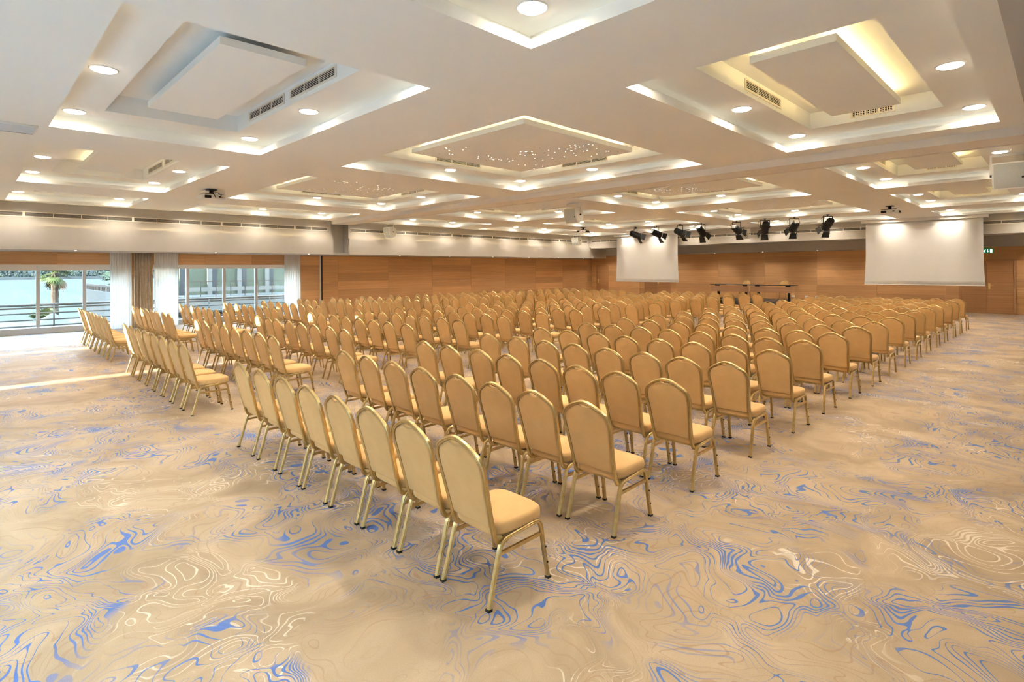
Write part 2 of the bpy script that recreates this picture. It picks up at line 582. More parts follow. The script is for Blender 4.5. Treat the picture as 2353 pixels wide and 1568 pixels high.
def plank_wall(parent, axis, plane, depth, spans, zrows, skip, mat):
    """thin veneer boards with open joints, one object each; axis 'Y' = wall along Y, 'X' = wall along X"""
    cache = {}
    g = 0.0035
    for a0, a1 in spans:
        for z0, z1 in zrows:
            segs = [(a0, a1)]
            for s0, s1, sz0, sz1 in skip:
                if z1 <= sz0 + 0.01 or z0 >= sz1 - 0.01:
                    continue
                nxt = []
                for b0, b1 in segs:
                    if s1 <= b0 or s0 >= b1:
                        nxt.append((b0, b1))
                        continue
                    if s0 - b0 > 0.03:
                        nxt.append((b0, s0))
                    if b1 - s1 > 0.03:
                        nxt.append((s1, b1))
                segs = nxt
            zz1 = z1
            for b0, b1 in segs:
                L, H = b1 - b0, zz1 - z0
                key = (round(L, 3), round(H, 3))
                if key not in cache:
                    b = MB()
                    if axis == 'Y':
                        b.box(0, depth, g, L - g, g, H - g)
                    else:
                        b.box(g, L - g, -depth, 0, g, H - g)
                    cache[key] = b.mesh('veneer_board', mat)
                link('veneer_board', cache[key], parent, (plane, b0, z0) if axis == 'Y' else (b0, plane, z0))

zr = [(i * 0.352, min((i + 1) * 0.352, 2.5)) for i in range(8)]
zr = [t for t in zr if t[1] - t[0] > 0.02]
# window wall: backing with two glazed openings
GY0, GY1 = -1.45, 3.92           # first glazed run
HY0, HY1 = 4.62, 9.62            # second glazed run
wl = boxes('wall_left', M['wood'], [
    (XW - 0.40, XW - 0.02, YB - 0.2, GY0, 0, 2.5), (XW - 0.40, XW - 0.02, GY1, HY0, 0, 2.5), (XW - 0.40, XW - 0.02, HY1, YS + 0.2, 0, 2.5),
    (XW - 0.40, XW - 0.02, GY0, GY1, 2.11, 2.5), (XW - 0.40, XW - 0.02, HY0, HY1, 2.11, 2.5),
    (XW - 0.40, XW - 0.02, YB - 0.2, YS + 0.2, 2.5, 4.3)])
struct(wl)
seams = [10.70, 11.398] + [11.398 + 2.493 * i for i in range(1, 8)] + [YS]
plank_wall(wl, 'Y', XW - 0.02, 0.02, list(zip(seams[:-1], seams[1:])), zr, [], M['wood'])
plank_wall(wl, 'Y', XW - 0.02, 0.02, [(HY1, 10.56)], zr, [], M['wood'])
plank_wall(wl, 'Y', XW - 0.02, 0.02, [(-1.55, -0.38), (-0.38, 2.09), (2.09, 4.40), (4.40, 6.24), (6.24, 7.86), (7.86, HY1 - 0.005)], [(2.11, 2.44), (2.44, 2.5)], [], M['wood'])
plank_wall(wl, 'Y', XW - 0.02, 0.02, [(GY1, HY0)], zr[:6], [], M['wood'])
jm = boxes('trim_1', M['cream_metal'], [(XW - 0.02, XW + 0.03, 10.562, 10.63, 0, 2.5)])
struct(jm)
boxes('jamb_gap', M['dark_void'], [(XW - 0.019, XW + 0.012, 10.632, 10.695, 0, 2.5)], jm)

# stage wall with three doors
wf = boxes('wall_front', M['wood'], [(XW - 0.4, XR + 0.2, YS + 0.02, YS + 0.3, 0, 4.3)])
struct(wf)
DOORS = [(-21.62, -20.68, 2.12, 1), (-18.06, -16.30, 2.12, 2), (-3.14, -1.38, 2.155, 2)]
sx = [XW, -20.87, -18.40, -15.93, -13.446, -10.963, -8.518, -6.042, -3.594, -1.12, XR]
plank_wall(wf, 'X', YS + 0.02, 0.02, list(zip(sx[:-1], sx[1:])), [(i * 0.352, min((i + 1) * 0.352, 2.68)) for i in range(8)],
           [(a, b, 0, h) for a, b, h, n in DOORS], M['wood'])
for i, (a, b, h, n) in enumerate(DOORS):
    d = thing('door_%d' % (i + 1), ['narrow walnut door in the far corner by the long wood wall', 'walnut double door half hidden behind the left projection screen',
              'walnut double door beside the right projection screen under exit sign'][i], 'door', ((a + b) / 2, YS, 0))
    struct(d)
    w = (b - a) / 2
    fw = 0.075
    boxes('door_frame', M['door_wood'], [(-w, -w + fw, -0.045, 0.02, 0, h), (w - fw, w, -0.045, 0.02, 0, h), (-w + fw, w - fw, -0.045, 0.02, h - fw, h)], d)
    lw = (2 * w - 2 * fw) / n
    for k in range(n):
        x0 = -w + fw + k * lw
        lf = boxes('door_leaf', M['door_wood'], [(x0 + 0.006, x0 + lw - 0.006, -0.012, 0.02, 0.008, h - fw - 0.006)], d)
        if (n == 2 and k == 1) or n == 1:
            hx = x0 + 0.075
            boxes('lock_plate', M['brass'], [(hx - 0.035, hx + 0.035, -0.018, -0.012, 0.98, 1.22)], lf)
            hb = MB()
            hb.tube([(hx, -0.018, 1.14), (hx, -0.06, 1.14), (hx + 0.02, -0.07, 1.14), (hx + 0.13, -0.07, 1.14)], 0.010, 8)
            hb.build('door_handle', M['brass'], lf)

# rear wall, mostly glazed (behind the camera)
ZB0, ZB1 = 0.15, 2.15
PANES = [(-18.42, -17.98), (-17.28, -16.78), (-12.42, -11.86), (-9.0, -6.9), (-6.9, -4.8), (-4.8, -2.1), (-2.1, 0.6)]
wbl = [(XW - 0.4, XR + 0.2, YB - 0.2, YB, ZB1, 4.3), (XW - 0.4, XR + 0.2, YB - 0.2, YB, 0, ZB0)]
edge = XW - 0.4
for a, b in PANES:
    if a > edge + 0.01:
        wbl.append((edge, a, YB - 0.2, YB, ZB0, ZB1))
    edge = b
wbl.append((edge, XR + 0.2, YB - 0.2, YB, ZB0, ZB1))
wb = boxes('wall_back', M['white_paint'], wbl)
struct(wb)
for i, (a, b) in enumerate(PANES):
    wd = thing('window_%d' % (i + 3), 'aluminium framed window in the rear wall, %s from left' % ORD[i], 'window', (0, 0, 0), group='rear wall windows')
    struct(wd)
    f = 0.03
    boxes('window_frame', M['aluminium'], [(a, a + f, YB - 0.14, YB - 0.06, ZB0, ZB1), (b - f, b, YB - 0.14, YB - 0.06, ZB0, ZB1),
                                           (a + f, b - f, YB - 0.14, YB - 0.06, ZB0, ZB0 + 0.05), (a + f, b - f, YB - 0.14, YB - 0.06, ZB1 - 0.05, ZB1)], wd)
    boxes('window_pane', M['glass'], [(a + f, b - f, YB - 0.105, YB - 0.095, ZB0 + 0.05, ZB1 - 0.05)], wd)

# ------------------------------------------------------------------ ceiling slab with coffer openings
cb = MB()
xl = [XSOF - 2.3, XSOF] + list(reversed(XE)) + [XSR, XR + 0.2]
yl = [YB - 0.2] + YE + [YSOF, YS + 0.3]
for i in range(len(xl) - 1):
    for j in range(len(yl) - 1):
        if i >= 2 and i % 2 == 0 and i < 10 and j % 2 == 1 and j < 10:
            continue
        cb.add([(xl[i], yl[j], ZC), (xl[i + 1], yl[j], ZC), (xl[i + 1], yl[j + 1], ZC), (xl[i], yl[j + 1], ZC)], [(0, 3, 2, 1)])
ceil_o = cb.build('ceiling', M['ceiling'])
struct(ceil_o)

def ring(b, x0, x1, y0, y1, z0, X0, X1, Y0, Y1, z1):
    """band of four quads between two rectangles"""
    b.add([(x0, y0, z0), (x1, y0, z0), (x1, y1, z0), (x0, y1, z0), (X0, Y0, z1), (X1, Y0, z1), (X1, Y1, z1), (X0, Y1, z1)],
          [(0, 1, 5, 4), (1, 2, 6, 5), (2, 3, 7, 6), (3, 0, 4, 7)])

ROWN = ['first row', 'second row', 'third row', 'fourth row', 'fifth row']
COLN = ['rightmost column', 'second column from right', 'third column from right', 'leftmost column']
SET, GAP = 0.52, 0.155
Z1, ZR, ZT, ZP0, ZP1 = 3.886, 4.0, 4.24, 4.04, 4.116

lens_me = MB()
lens_me.lathe([(0.110, 0.0), (0.109, -0.014), (0.100, -0.019)], n=20)
lens_me.disc((0, 0, -0.019), 0.100, 20)
lens_mesh = lens_me.mesh('lens', M['lens'])
trim_me = MB()
trim_me.lathe([(0.112, -0.002), (0.114, -0.010), (0.128, -0.009), (0.131, 0.0)], n=28)
trim_mesh = trim_me.mesh('trim_ring', M['white_plastic'], True)

beam_d = bpy.data.lights.new('beam', 'SPOT')
beam_d.energy = SPOT
beam_d.color = (1.0, 0.92, 0.78)
beam_d.spot_size = R(138)
beam_d.spot_blend = 0.85
beam_d.shadow_soft_size = 0.09

def downlight(x, y, label):
    t = thing('downlight', label, 'downlight', (x, y, ZR), group='recessed downlights in the ceiling coffers')
    link('trim_ring', trim_mesh, t)
    link('lens', lens_mesh, t)
    lo = bpy.data.objects.new('beam', beam_d)
    COL.objects.link(lo)
    lo.parent = t
    lo.location = (0, 0, -0.03)

vent_cache = {}
def vent(loc, rotz, width, label, slats=5, fine=False, height=0.10):
    """grille on a coffer riser; local x along the grille, -y faces the room"""
    t = thing('air_vent', label, 'air vent', loc, rotz, 'air vents in the ceiling coffers')
    key = (width, slats, fine)
    if key not in vent_cache:
        w, h = width / 2, height
        parts = []
        b = MB()
        fr = 0.03
        b.box(-w - fr, w + fr, -0.012, 0, -0.02, 0.0)
        b.box(-w - fr, w + fr, -0.012, 0, h, h + 0.02)
        b.box(-w - fr, -w, -0.012, 0, 0, h)
        b.box(w, w + fr, -0.012, 0, 0, h)
        parts.append(('vent_frame', b.mesh('vent_frame', M['cream_metal'])))
        b = MB()
        b.box(-w, w, -0.001, 0.0005, 0, h)
        parts.append(('backing', b.mesh('backing', M['dark_void'])))
        nb = 3
        for k in range(1, nb):
            b = MB()
            c = -w + 2 * w * k / nb
            b.box(c - 0.008, c + 0.008, -0.011, -0.001, 0, h)
            parts.append(('mullion', b.mesh('mullion', M['cream_metal'])))
        for k in range(slats):
            b = MB()
            c = h * (k + 0.5) / slats
            b.box(-w, w, -0.006, -0.002, c - h / slats * 0.13, c + h / slats * 0.13)
            parts.append(('slat', b.mesh('slat', M['cream_metal'])))
        if fine:
            b = MB()
            nn = int(width / 0.03)
            for k in range(1, nn):
                c = -w + width * k / nn
                b.box(c - 0.004, c + 0.004, -0.0105, -0.0015, 0, h)
            parts.append(('grid_bars', b.mesh('grid_bars', M['cream_metal'])))
        vent_cache[key] = parts
    for n_, me in vent_cache[key]:
        o = link(n_, me, t)
        if n_ == 'grid_bars':
            o['kind'] = 'stuff'

for ci in range(4):
    for ri in range(5):
        x1, x0 = XE[2 * ci], XE[2 * ci + 1]
        y0, y1 = YE[2 * ri], YE[2 * ri + 1]
        cx, cy = (x0 + x1) / 2, (y0 + y1) / 2
        b = MB()
        ring(b, x0, x1, y0, y1, ZC, x0, x1, y0, y1, Z1)
        ring(b, x0, x1, y0, y1, Z1, x0 - GAP, x1 + GAP, y0 - GAP, y1 + GAP, Z1)
        ring(b, x0 - GAP, x1 + GAP, y0 - GAP, y1 + GAP, Z1, x0 - GAP, x1 + GAP, y0 - GAP, y1 + GAP, ZR)
        ix0, ix1, iy0, iy1 = x0 + SET, x1 - SET, y0 + SET, y1 - SET
        ring(b, x0 - GAP, x1 + GAP, y0 - GAP, y1 + GAP, ZR, ix0, ix1, iy0, iy1, ZR)
        ring(b, ix0, ix1, iy0, iy1, ZR, ix0, ix1, iy0, iy1, ZT)
        b.add([(ix0, iy0, ZT), (ix1, iy0, ZT), (ix1, iy1, ZT), (ix0, iy1, ZT)], [(0, 3, 2, 1)])
        where = '%s from camera, %s' % (ROWN[ri], COLN[ci])
        c = b.build('coffer', M['ceiling'], ceil_o)
        st = MB()
        g_ = GAP - 0.03
        for a0, a1, b0, b1 in ((x0 - g_, x1 + g_, y0 - g_, y0 - g_ + 0.012), (x0 - g_, x1 + g_, y1 + g_ - 0.012, y1 + g_),
                               (x0 - g_, x0 - g_ + 0.012, y0 - g_ + 0.012, y1 + g_ - 0.012), (x1 + g_ - 0.012, x1 + g_, y0 - g_ + 0.012, y1 + g_ - 0.012)):
            st.box(a0, a1, b0, b1, Z1 + 0.001, Z1 + 0.011)
        st.build('glow_strip', M['ring_fill'], c)  # hidden strip added to lift the ring's brightness
        # floating panel
        big = (x1 - x0 > 4) and (y1 - y0 > 4)
        px, py = (ix1 - ix0) / 2 - 0.40, (iy1 - iy0) / 2 - 0.40
        t = thing('ceiling_panel', 'white %s ceiling panel%s, coffer %s' % ('square' if big else 'oblong', ' with star dots' if big else '', where),
                  'ceiling panel', (cx, cy, ZP0), 0, 'floating panels in the ceiling coffers')
        boxes('panel_board', M['ceiling'], [(-px, px, -py, py, 0, ZP1 - ZP0)], t)
        boxes('hanger', M['white_paint'], [(-px * 0.7, px * 0.7, -py * 0.7, py * 0.7, ZP1 - ZP0, ZT - ZP0)], t)
        lit = 'cove' if ci == 0 else ('cove_mid' if ri >= 1 else ('cove_dim' if ci >= 2 else None))
        if lit:
            e = 0.06
            st = MB()
            for sx0, sx1, sy0, sy1 in ((-px + e, px - e, -py + e, -py + e + 0.02), (-px + e, px - e, py - e - 0.02, py - e),
                                       (-px + e, -px + e + 0.02, -py + e + 0.02, py - e - 0.02), (px - e - 0.02, px - e, -py + e + 0.02, py - e - 0.02)):
                st.box(sx0, sx1, sy0, sy1, ZP1 - ZP0, ZP1 - ZP0 + 0.012)
            st.build('glow_strip', M[lit], t)
        if big:
            rnd = random.Random(ci * 10 + ri)
            hd, sd = MB(), MB()
            for cl in range(11):
                gx, gy = rnd.uniform(-px * 0.8, px * 0.8), rnd.uniform(-py * 0.8, py * 0.8)
                for q in range(12):
                    sx_, sy_ = rnd.gauss(gx, 0.2), rnd.gauss(gy, 0.2)
                    if abs(sx_) < px - 0.06 and abs(sy_) < py - 0.06:
                        (hd if rnd.random() < 0.55 else sd).disc((sx_, sy_, -0.0015), 0.012, 8)
            hd.build('star_holes', M['dark_void'], t)['kind'] = 'stuff'
            sd.build('star_lights', M['star'], t)['kind'] = 'stuff'
        # downlights: corners and the middle of each long side
        e = 0.24
        ex, ey = {x0 + e: 'left', x1 - e: 'right'}, {y0 + e: 'near', y1 - e: 'far'}
        for lx, nx in ex.items():
            for ly, ny in ey.items():
                downlight(lx, ly, 'round recessed downlight, %s %s corner, coffer %s' % (ny, nx, where))
        if y1 - y0 > 4:
            for lx, nx in ex.items():
                downlight(lx, cy, 'round recessed downlight, middle of %s side, coffer %s' % (nx, where))
        if x1 - x0 > 4:
            for ly, ny in ey.items():
                downlight(cx, ly, 'round recessed downlight, middle of %s side, coffer %s' % (ny, where))
        # grilles in the inner riser
        zv = 4.075
        if big:
            vent((ix0 + 0.001, cy, zv), R(90), 1.15, 'slatted air vent on left riser, coffer %s' % where)
            vent((cx, iy1 - 0.001, zv), 0, 1.15, 'slatted air vent on far riser, coffer %s' % where)
        elif x1 - x0 > 4:
            vent((cx - 0.70, iy1 - 0.001, zv), 0, 1.17, 'left vent of far riser pair, coffer %s' % where)
            vent((cx + 0.70, iy1 - 0.001, zv), 0, 1.17, 'right vent of far riser pair, coffer %s' % where)
            if ri == 0:
                vent((cx - 0.1, iy0 + 0.001, zv), R(180), 1.15, 'slatted air vent on near riser, coffer %s' % where)
        elif y1 - y0 > 4:
            vent((ix0 + 0.001, cy, zv), R(90), 1.13, 'slatted air vent on left riser, coffer %s' % where)
            if ci == 0:
                vent((cx, iy1 - 0.001, zv), 0, 0.48, 'small gridded air vent on far riser, coffer %s' % where, slats=4, fine=True, height=0.10)

# ------------------------------------------------------------------ soffits
ZL, ZLB = 3.16, 2.50
def window_soffit(n, y0, y1, y1b):
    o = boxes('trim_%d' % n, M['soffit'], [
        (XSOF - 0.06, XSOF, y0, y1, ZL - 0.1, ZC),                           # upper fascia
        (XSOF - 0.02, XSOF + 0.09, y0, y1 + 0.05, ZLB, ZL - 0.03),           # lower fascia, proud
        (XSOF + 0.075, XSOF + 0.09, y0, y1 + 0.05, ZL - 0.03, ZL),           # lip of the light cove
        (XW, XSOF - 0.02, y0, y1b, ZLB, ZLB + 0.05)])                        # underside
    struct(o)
    boxes('glow_strip', M['cove_soffit'], [(XSOF + 0.012, XSOF + 0.022, y0 + 0.05, y1 - 0.05, ZL - 0.03, ZL - 0.022)], o)
    return o
s1 = window_soffit(2, YB, 10.09, 10.09)
s2 = window_soffit(3, 10.83, YSOF, 28.04)
boxes('end_return', M['soffit'], [(XSOF - 0.02, XSOF + 0.09, YSOF + 0.06, 28.04, ZLB, ZSR)], s2)
# partition slot cheeks
struct(boxes('trim_4', M['soffit'], [(XW, XSOF - 0.06, 10.03, 10.09, ZLB + 0.05, ZC), (XW, XSOF - 0.06, 10.83, 10.89, ZLB + 0.05, ZC), (XW, XSOF + 0.0, 10.09, 10.83, ZLB, ZLB + 0.05), (XSOF - 0.45, XSOF - 0.40, 10.09, 10.83, ZLB + 0.05, ZC)]))
# stage soffit
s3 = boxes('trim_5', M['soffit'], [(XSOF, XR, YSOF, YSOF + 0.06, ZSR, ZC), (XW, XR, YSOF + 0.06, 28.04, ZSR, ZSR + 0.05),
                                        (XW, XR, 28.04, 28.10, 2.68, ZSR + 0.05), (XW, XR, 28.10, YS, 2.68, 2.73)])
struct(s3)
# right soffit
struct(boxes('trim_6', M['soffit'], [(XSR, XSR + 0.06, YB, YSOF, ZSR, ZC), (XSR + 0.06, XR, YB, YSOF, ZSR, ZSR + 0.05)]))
# partition bulkhead with track
bk = boxes('trim_7', M['white_paint'], [(XSOF - 0.06, XSR, 10.14, 10.80, 3.674, ZC), (XSOF - 0.06, XSR, 10.86, 10.93, 3.674, ZC)])
struct(bk)
boxes('track_gap', M['dark_void'], [(XSOF - 0.06, XSR, 10.80, 10.86, 3.70, ZC)], bk)

# ------------------------------------------------------------------ linear grilles along the soffits
def linear_grille(label, axis, plane, a0, a1, z0=3.415, z1=3.52):
    t = thing('linear_air_grille', label, 'air grille', (plane, a0, z0) if axis == 'Y' else (a0, plane, z0))
    L, H = a1 - a0, z1 - z0
    def bxs(name, mat, u0, u1, d0, d1, h0, h1):
        b = MB()
        if axis == 'Y':
            b.box(d0, d1, u0, u1, h0, h1)
        else:
            b.box(u0, u1, -d1, -d0, h0, h1)
        return b.build(name, mat, t)
    bxs('backing', M['dark_void'], 0, L, 0.0, 0.003, 0, H)
    bxs('border', M['cream_metal'], -0.02, L + 0.02, 0.0, 0.012, -0.02, 0.0)
    bxs('border', M['cream_metal'], -0.02, L + 0.02, 0.0, 0.012, H, H + 0.02)
    for k in range(4):
        c = H * (k + 0.5) / 4
        bxs('louvre', M['louvre_grey'], 0, L, 0.003, 0.008, c - 0.0065, c + 0.0065)
    n = int(L / 0.62)
    for k in range(1, n):
        c = L * k / n
        w = 0.028 if k % 4 == 0 else 0.007
        bxs('divider', M['cream_metal'], c - w, c + w, 0.003, 0.010, 0, H)
linear_grille('long slotted grille on the soffit above the windows', 'Y', XSOF, YB + 0.3, 9.93)
linear_grille('long slotted grille on the soffit above the long wood wall', 'Y', XSOF, 10.95, 26.25)
linear_grille('long slotted grille on the soffit above the stage', 'X', YSOF, XSOF + 0.2, 1.5, 3.44, 3.545)

# small spots under the soffit edge
sp_m = MB()
sp_m.lathe([(0.0, -0.02), (0.022, -0.018), (0.028, -0.006), (0.03, 0.0)], n=12)
sp_mesh = sp_m.mesh('spot_cap', M['small_lens'], True)
spot_d = bpy.data.lights.new('soffit_beam', 'SPOT')
spot_d.energy = 62.0
spot_d.color = (1.0, 0.90, 0.74)
spot_d.spot_size = R(150)
spot_d.spot_blend = 0.9
spot_d.shadow_soft_size = 0.05

def soffit_spot(label, group, loc):
    t = thing('soffit_spot', label, 'spotlight', loc, 0, group)
    link('spot_cap', sp_mesh, t)
    lo = bpy.data.objects.new('beam', spot_d)
    COL.objects.link(lo)
    lo.parent = t
    lo.location = (0, 0, -0.03)
for k, yy in enumerate([2.3, 6.0, 9.2, 13.2, 15.9, 18.6, 21.2, 23.6, 25.9]):
    soffit_spot('tiny white spot under the soffit edge above window wall, %s from camera' % ORD[k], 'tiny spots under the window wall soffit', (XSOF + 0.03, yy, ZLB))
for k in range(9):  # row added to brighten the stage wall
    soffit_spot('added spot under the soffit brightening stage wall, %s from left' % ORD[k], 'added spots brightening the stage wall', (-20.6 + 2.48 * k, 28.30, 2.68))

# ------------------------------------------------------------------ windows in the long wall
def glazing(n, label, y0, y1, mulls, headz, post=None):
    t = thing('window_%d' % n, label, 'window', (XW - 0.25, 0, 0))
    struct(t)
    boxes('window_sill', M['aluminium'], [(-0.05, 0.20, y0, y1, 0.0, 0.185)], t)
    boxes('head_box', M['white_paint'], [(-0.05, 0.20, y0, y1, headz, 2.11)], t)
    edges = [y0] + [m for m in mulls] + [y1]
    for m in mulls:
        w = 0.045
        boxes('mullion', M['aluminium'], [(-0.04, 0.06, m - w, m + w, 0.185, headz)], t)
    for a, b in zip(edges[:-1], edges[1:]):
        boxes('window_pane', M['glass'], [(-0.006, 0.006, a + (0.045 if a in mulls else 0.0), b - (0.045 if b in mulls else 0.0), 0.185, headz)], t)
    return t
glazing(1, 'wide glazed window run looking out over blue sea and palm', GY0, GY1, [-0.4, 0.45, 1.64, 2.77], 1.925)
glazing(2, 'glazed window run looking out on the neighbouring glass building', HY0, HY1, [5.72, 6.94, 8.09], 1.972)

# curtains
def curtain(name, label, y0, y1, mat, pleats, amp, x=XW + 0.20, group=None, gather=0.0):
    b = MB()
    n = pleats * 10
    nz = 8
    for iz in range(nz + 1):
        f = iz / nz
        z = 0.015 + (2.5 - 0.015) * f
        for i in range(n + 1):
            u = i / n
            yy = y0 + (y1 - y0) * u
            spread = 1.0 + gather * (1 - f)
            yy = (y0 + y1) / 2 + (yy - (y0 + y1) / 2) * spread
            ph = 2 * math.pi * pleats * u
            xx = x + amp * (0.75 + 0.25 * math.sin(5.3 * u + 2 * f)) * math.sin(ph + 0.5 * math.sin(3 * u * 7)) + 0.006 * math.sin(9 * f + 11 * u)
            b.v.append((xx, yy, z))
    for iz in range(nz):
        for i in range(n):
            a = iz * (n + 1) + i
            b.f.append((a, a + 1, a + n + 2, a + n + 1))
    o = b.build(name, mat, None, True)
    tag(o, label, 'curtain', group)
    if mat is not M['sheer']:
        md = o.modifiers.new('thickness', 'SOLIDIFY')
        md.thickness = 0.003
    return o
curtain('sheer_curtain', 'white sheer curtain left of the taupe drape', 3.38, 3.97, M['sheer'], 8, 0.045, group='window curtains')
curtain('drape', 'taupe pleated drape between two white sheers', 4.03, 4.53, M['drape'], 6, 0.055, group='window curtains')
curtain('sheer_curtain', 'white sheer curtain right of the taupe drape', 4.61, 5.32, M['sheer'], 9, 0.045, group='window curtains', gather=0.0)
curtain('sheer_curtain', 'white sheer curtain beside the wood wall and metal jamb', 9.02, 9.66, M['sheer'], 9, 0.045, group='window curtains', gather=0.04)

# ------------------------------------------------------------------ banquet chair (faces +Y, origin on the floor under its middle)
PROF_HI = [(.013, -.008), (.013, -.0025), (.0100, 0), (.013, .0025), (.013, .008), (.008, .0125), (-.008, .0125), (-.013, .008),
           (-.013, .0025), (-.0100, 0), (-.013, -.0025), (-.013, -.008), (-.008, -.0125), (.008, -.0125)]
PROF_LO = [(.0125, -.007), (.0125, .007), (.006, .0125), (-.0125, .007), (-.0125, -.007), (.0, -.0125)]

def catmull(pts, sub):
    out = []
    P = [Vector(p) for p in pts]
    for i in range(len(P) - 1):
        p0, p1, p2, p3 = P[max(0, i - 1)], P[i], P[i + 1], P[min(len(P) - 1, i + 2)]
        for k in range(sub):
            t = k / sub
            out.append(0.5 * ((2 * p1) + (p2 - p0) * t + (2 * p0 - 5 * p1 + 4 * p2 - p3) * t * t + (3 * p1 - p0 - 3 * p2 + p3) * t ** 3))
    out.append(P[-1])
    return out

def yb(z):
    return -0.172 - 0.25 * (z - 0.383)

HALF = [(.181, .40), (.184, .50), (.191, .60), (.200, .70), (.206, .76), (.204, .800), (.189, .838), (.160, .868), (.115, .897), (.066, .920), (.03, .931), (0, .934)]

def chair_meshes(hi):
    sub = 4 if hi else 2
    prof = PROF_HI if hi else PROF_LO
    ms = {}
    # back frame: up one side, over the crown and down the other, ends tucked forward under the seat
    low = [(.181, -.075, .338), (.181, -.115, .336), (.181, -.150, .346), (.181, -.168, .372)]
    right = low + [(x, yb(z), z) for x, z in HALF]
    path = catmull(right, sub)
    left = [Vector((-p.x, p.y, p.z)) for p in reversed(path[:-1])]
    b = MB()
    b.tube(path + left, None, prof=prof, ref=(0, 0.97, 0.243))
    ms['back_frame'] = fixm(b.mesh('back_frame', M['gold']))
    # legs and side rails
    def side(s):
        rear = [(s * .209, -.240, 0.006), (s * .205, -.205, .12), (s * .203, -.158, .29)]
        rail = catmull([(s * .203, -.158, .29), (s * .203, -.145, .325), (s * .203, -.122, .350), (s * .203, -.085, .361), (s * .203, .02, .369), (s * .203, .125, .376),
                        (s * .203, .160, .371), (s * .203, .183, .350), (s * .203, .193, .318)], sub)
        front = [(s * .203, .193, .318), (s * .206, .222, .15), (s * .211, .246, 0.006)]
        return rear, rail, front
    for s, nm in ((1, 'r'), (-1, 'l')):
        rear, rail, front = side(s)
        for key, pth in (('rear' + nm, rear), ('front' + nm, front)):
            b = MB()
            b.tube(pth, None, prof=prof, ref=(1, 0, 0))
            ms[key] = fixm(b.mesh('leg', M['gold']))
        b = MB()
        b.tube(rail, None, prof=prof, ref=(1, 0, 0))
        ms['rail' + nm] = fixm(b.mesh('side_rail', M['gold']))
        b = MB()
        b.tube([(s * .203, -.149, .285), (s * .203, .199, .287)], None, prof=[(.0075, -.0105), (.0075, .0105), (-.0075, .0105), (-.0075, -.0105)], ref=(1, 0, 0))
        ms['stretch' + nm] = fixm(b.mesh('stretcher', M['gold']))
        for key, (fx, fy, dy) in (('footr' + nm, (s * .209, -.240, 0.29)), ('footf' + nm, (s * .211, .246, -.16))):
            b = MB()
            b.box(fx - .0145, fx + .0145, fy - .0145, fy + .0145, 0.0, 0.014)
            ms[key] = b.mesh('foot_cap', M['black_plastic'])
        for q, z in enumerate((.105, .205)):
            b = MB()
            yy = .246 - .16 * z
            b.tube([(s * (.2095 + .011), yy, z), (s * (.2095 + .0165), yy, z)], .0065, 8)
            ms['bump%d%s' % (q, nm)] = b.mesh('bumper', M['black_plastic'])
    for key, y0_, z0_ in (('bearer0', -.115, .345), ('bearer1', .10, .351)):
        b = MB()
        b.box(-.19, .19, y0_, y0_ + .02, z0_, z0_ + .022)
        ms[key] = b.mesh('seat_bearer', M['gold'])
    # upholstered back, with the hand slot under the crown
    hp = [(p.x, p.z) for p in catmull([(x, 0, z) for x, z in HALF], sub)]
    outl = []
    for x, z in hp:
        if z < 0.45:
            continue
        k = 1 - 0.0135 / max(0.06, math.hypot(x, 0.15))
        zz = z - 0.011 if x < .15 else z - 0.004
        gap = 0.026 * max(0.0, 1 - (x / 0.062) ** 2)
        outl.append((x * (1 - 0.0135 / 0.2) if x > 0.15 else x * 0.935, zz - gap))
    outl = [(outl[0][0] - 0.004, 0.428)] + outl
    full = outl + [(-x, z) for x, z in reversed(outl[:-1])]
    nrm = Vector((0, 0.97, 0.243))
    b = MB()
    cxz = (0, 0.66)
    layers = [(0.985, -.003), (0.97, -.0075), (0.90, -.010), (0.90, .0235), (0.97, .0185), (0.985, .010)]
    nn = len(full)
    for sc_, d in layers:
        for x, z in full:
            X, Z = x * sc_, cxz[1] + (z - cxz[1]) * (1 - (1 - sc_) * 0.55)
            b.v.append(tuple(Vector((X, yb(Z), Z)) + nrm * d))
    order = [2, 1, 0, 5, 4, 3]
    for a_, b_ in zip(order[:-1], order[1:]):
        for i in range(nn):
            j = (i + 1) % nn
            b.f.append((a_ * nn + i, a_ * nn + j, b_ * nn + j, b_ * nn + i))
    b.f.append(tuple(2 * nn + i for i in range(nn)))
    b.f.append(tuple(3 * nn + i for i in reversed(range(nn))))
    ms['backrest'] = fixm(b.mesh('backrest', M['fabric'], True))
    # seat cushion
    b = MB()
    seg = 40 if hi else 20
    lay = [(0.90, .372), (0.975, .376), (1.0, .390), (1.0, .425), (0.985, .440), (0.93, .450), (0.70, .457), (0.0, .460)]
    for sc_, z in lay[:-1]:
        for j in range(seg):
            a = 2 * math.pi * j / seg
            c_, s_ = math.cos(a), math.sin(a)
            e = 0.42
            x = .212 * math.copysign(abs(c_) ** e, c_)
            y = .205 * math.copysign(abs(s_) ** e, s_)
            taper = 1 - 0.04 * (0.5 - y / .41)
            b.v.append((x * sc_ * taper, 0.030 + y * sc_, z + 0.010 * (y / .205) * 0.0))
    for i in range(len(lay) - 2):
        for j in range(seg):
            k = (j + 1) % seg
            b.f.append((i * seg + j, i * seg + k, (i + 1) * seg + k, (i + 1) * seg + j))
    b.f.append(tuple(reversed(range(seg))))
    o = len(b.v)
    b.v.append((0, .03, lay[-1][1]))
    t0 = (len(lay) - 2) * seg
    for j in range(seg):
        b.f.append((t0 + j, t0 + (j + 1) % seg, o))
    ms['seat'] = fixm(b.mesh('seat', M['fabric'], True))
    return ms

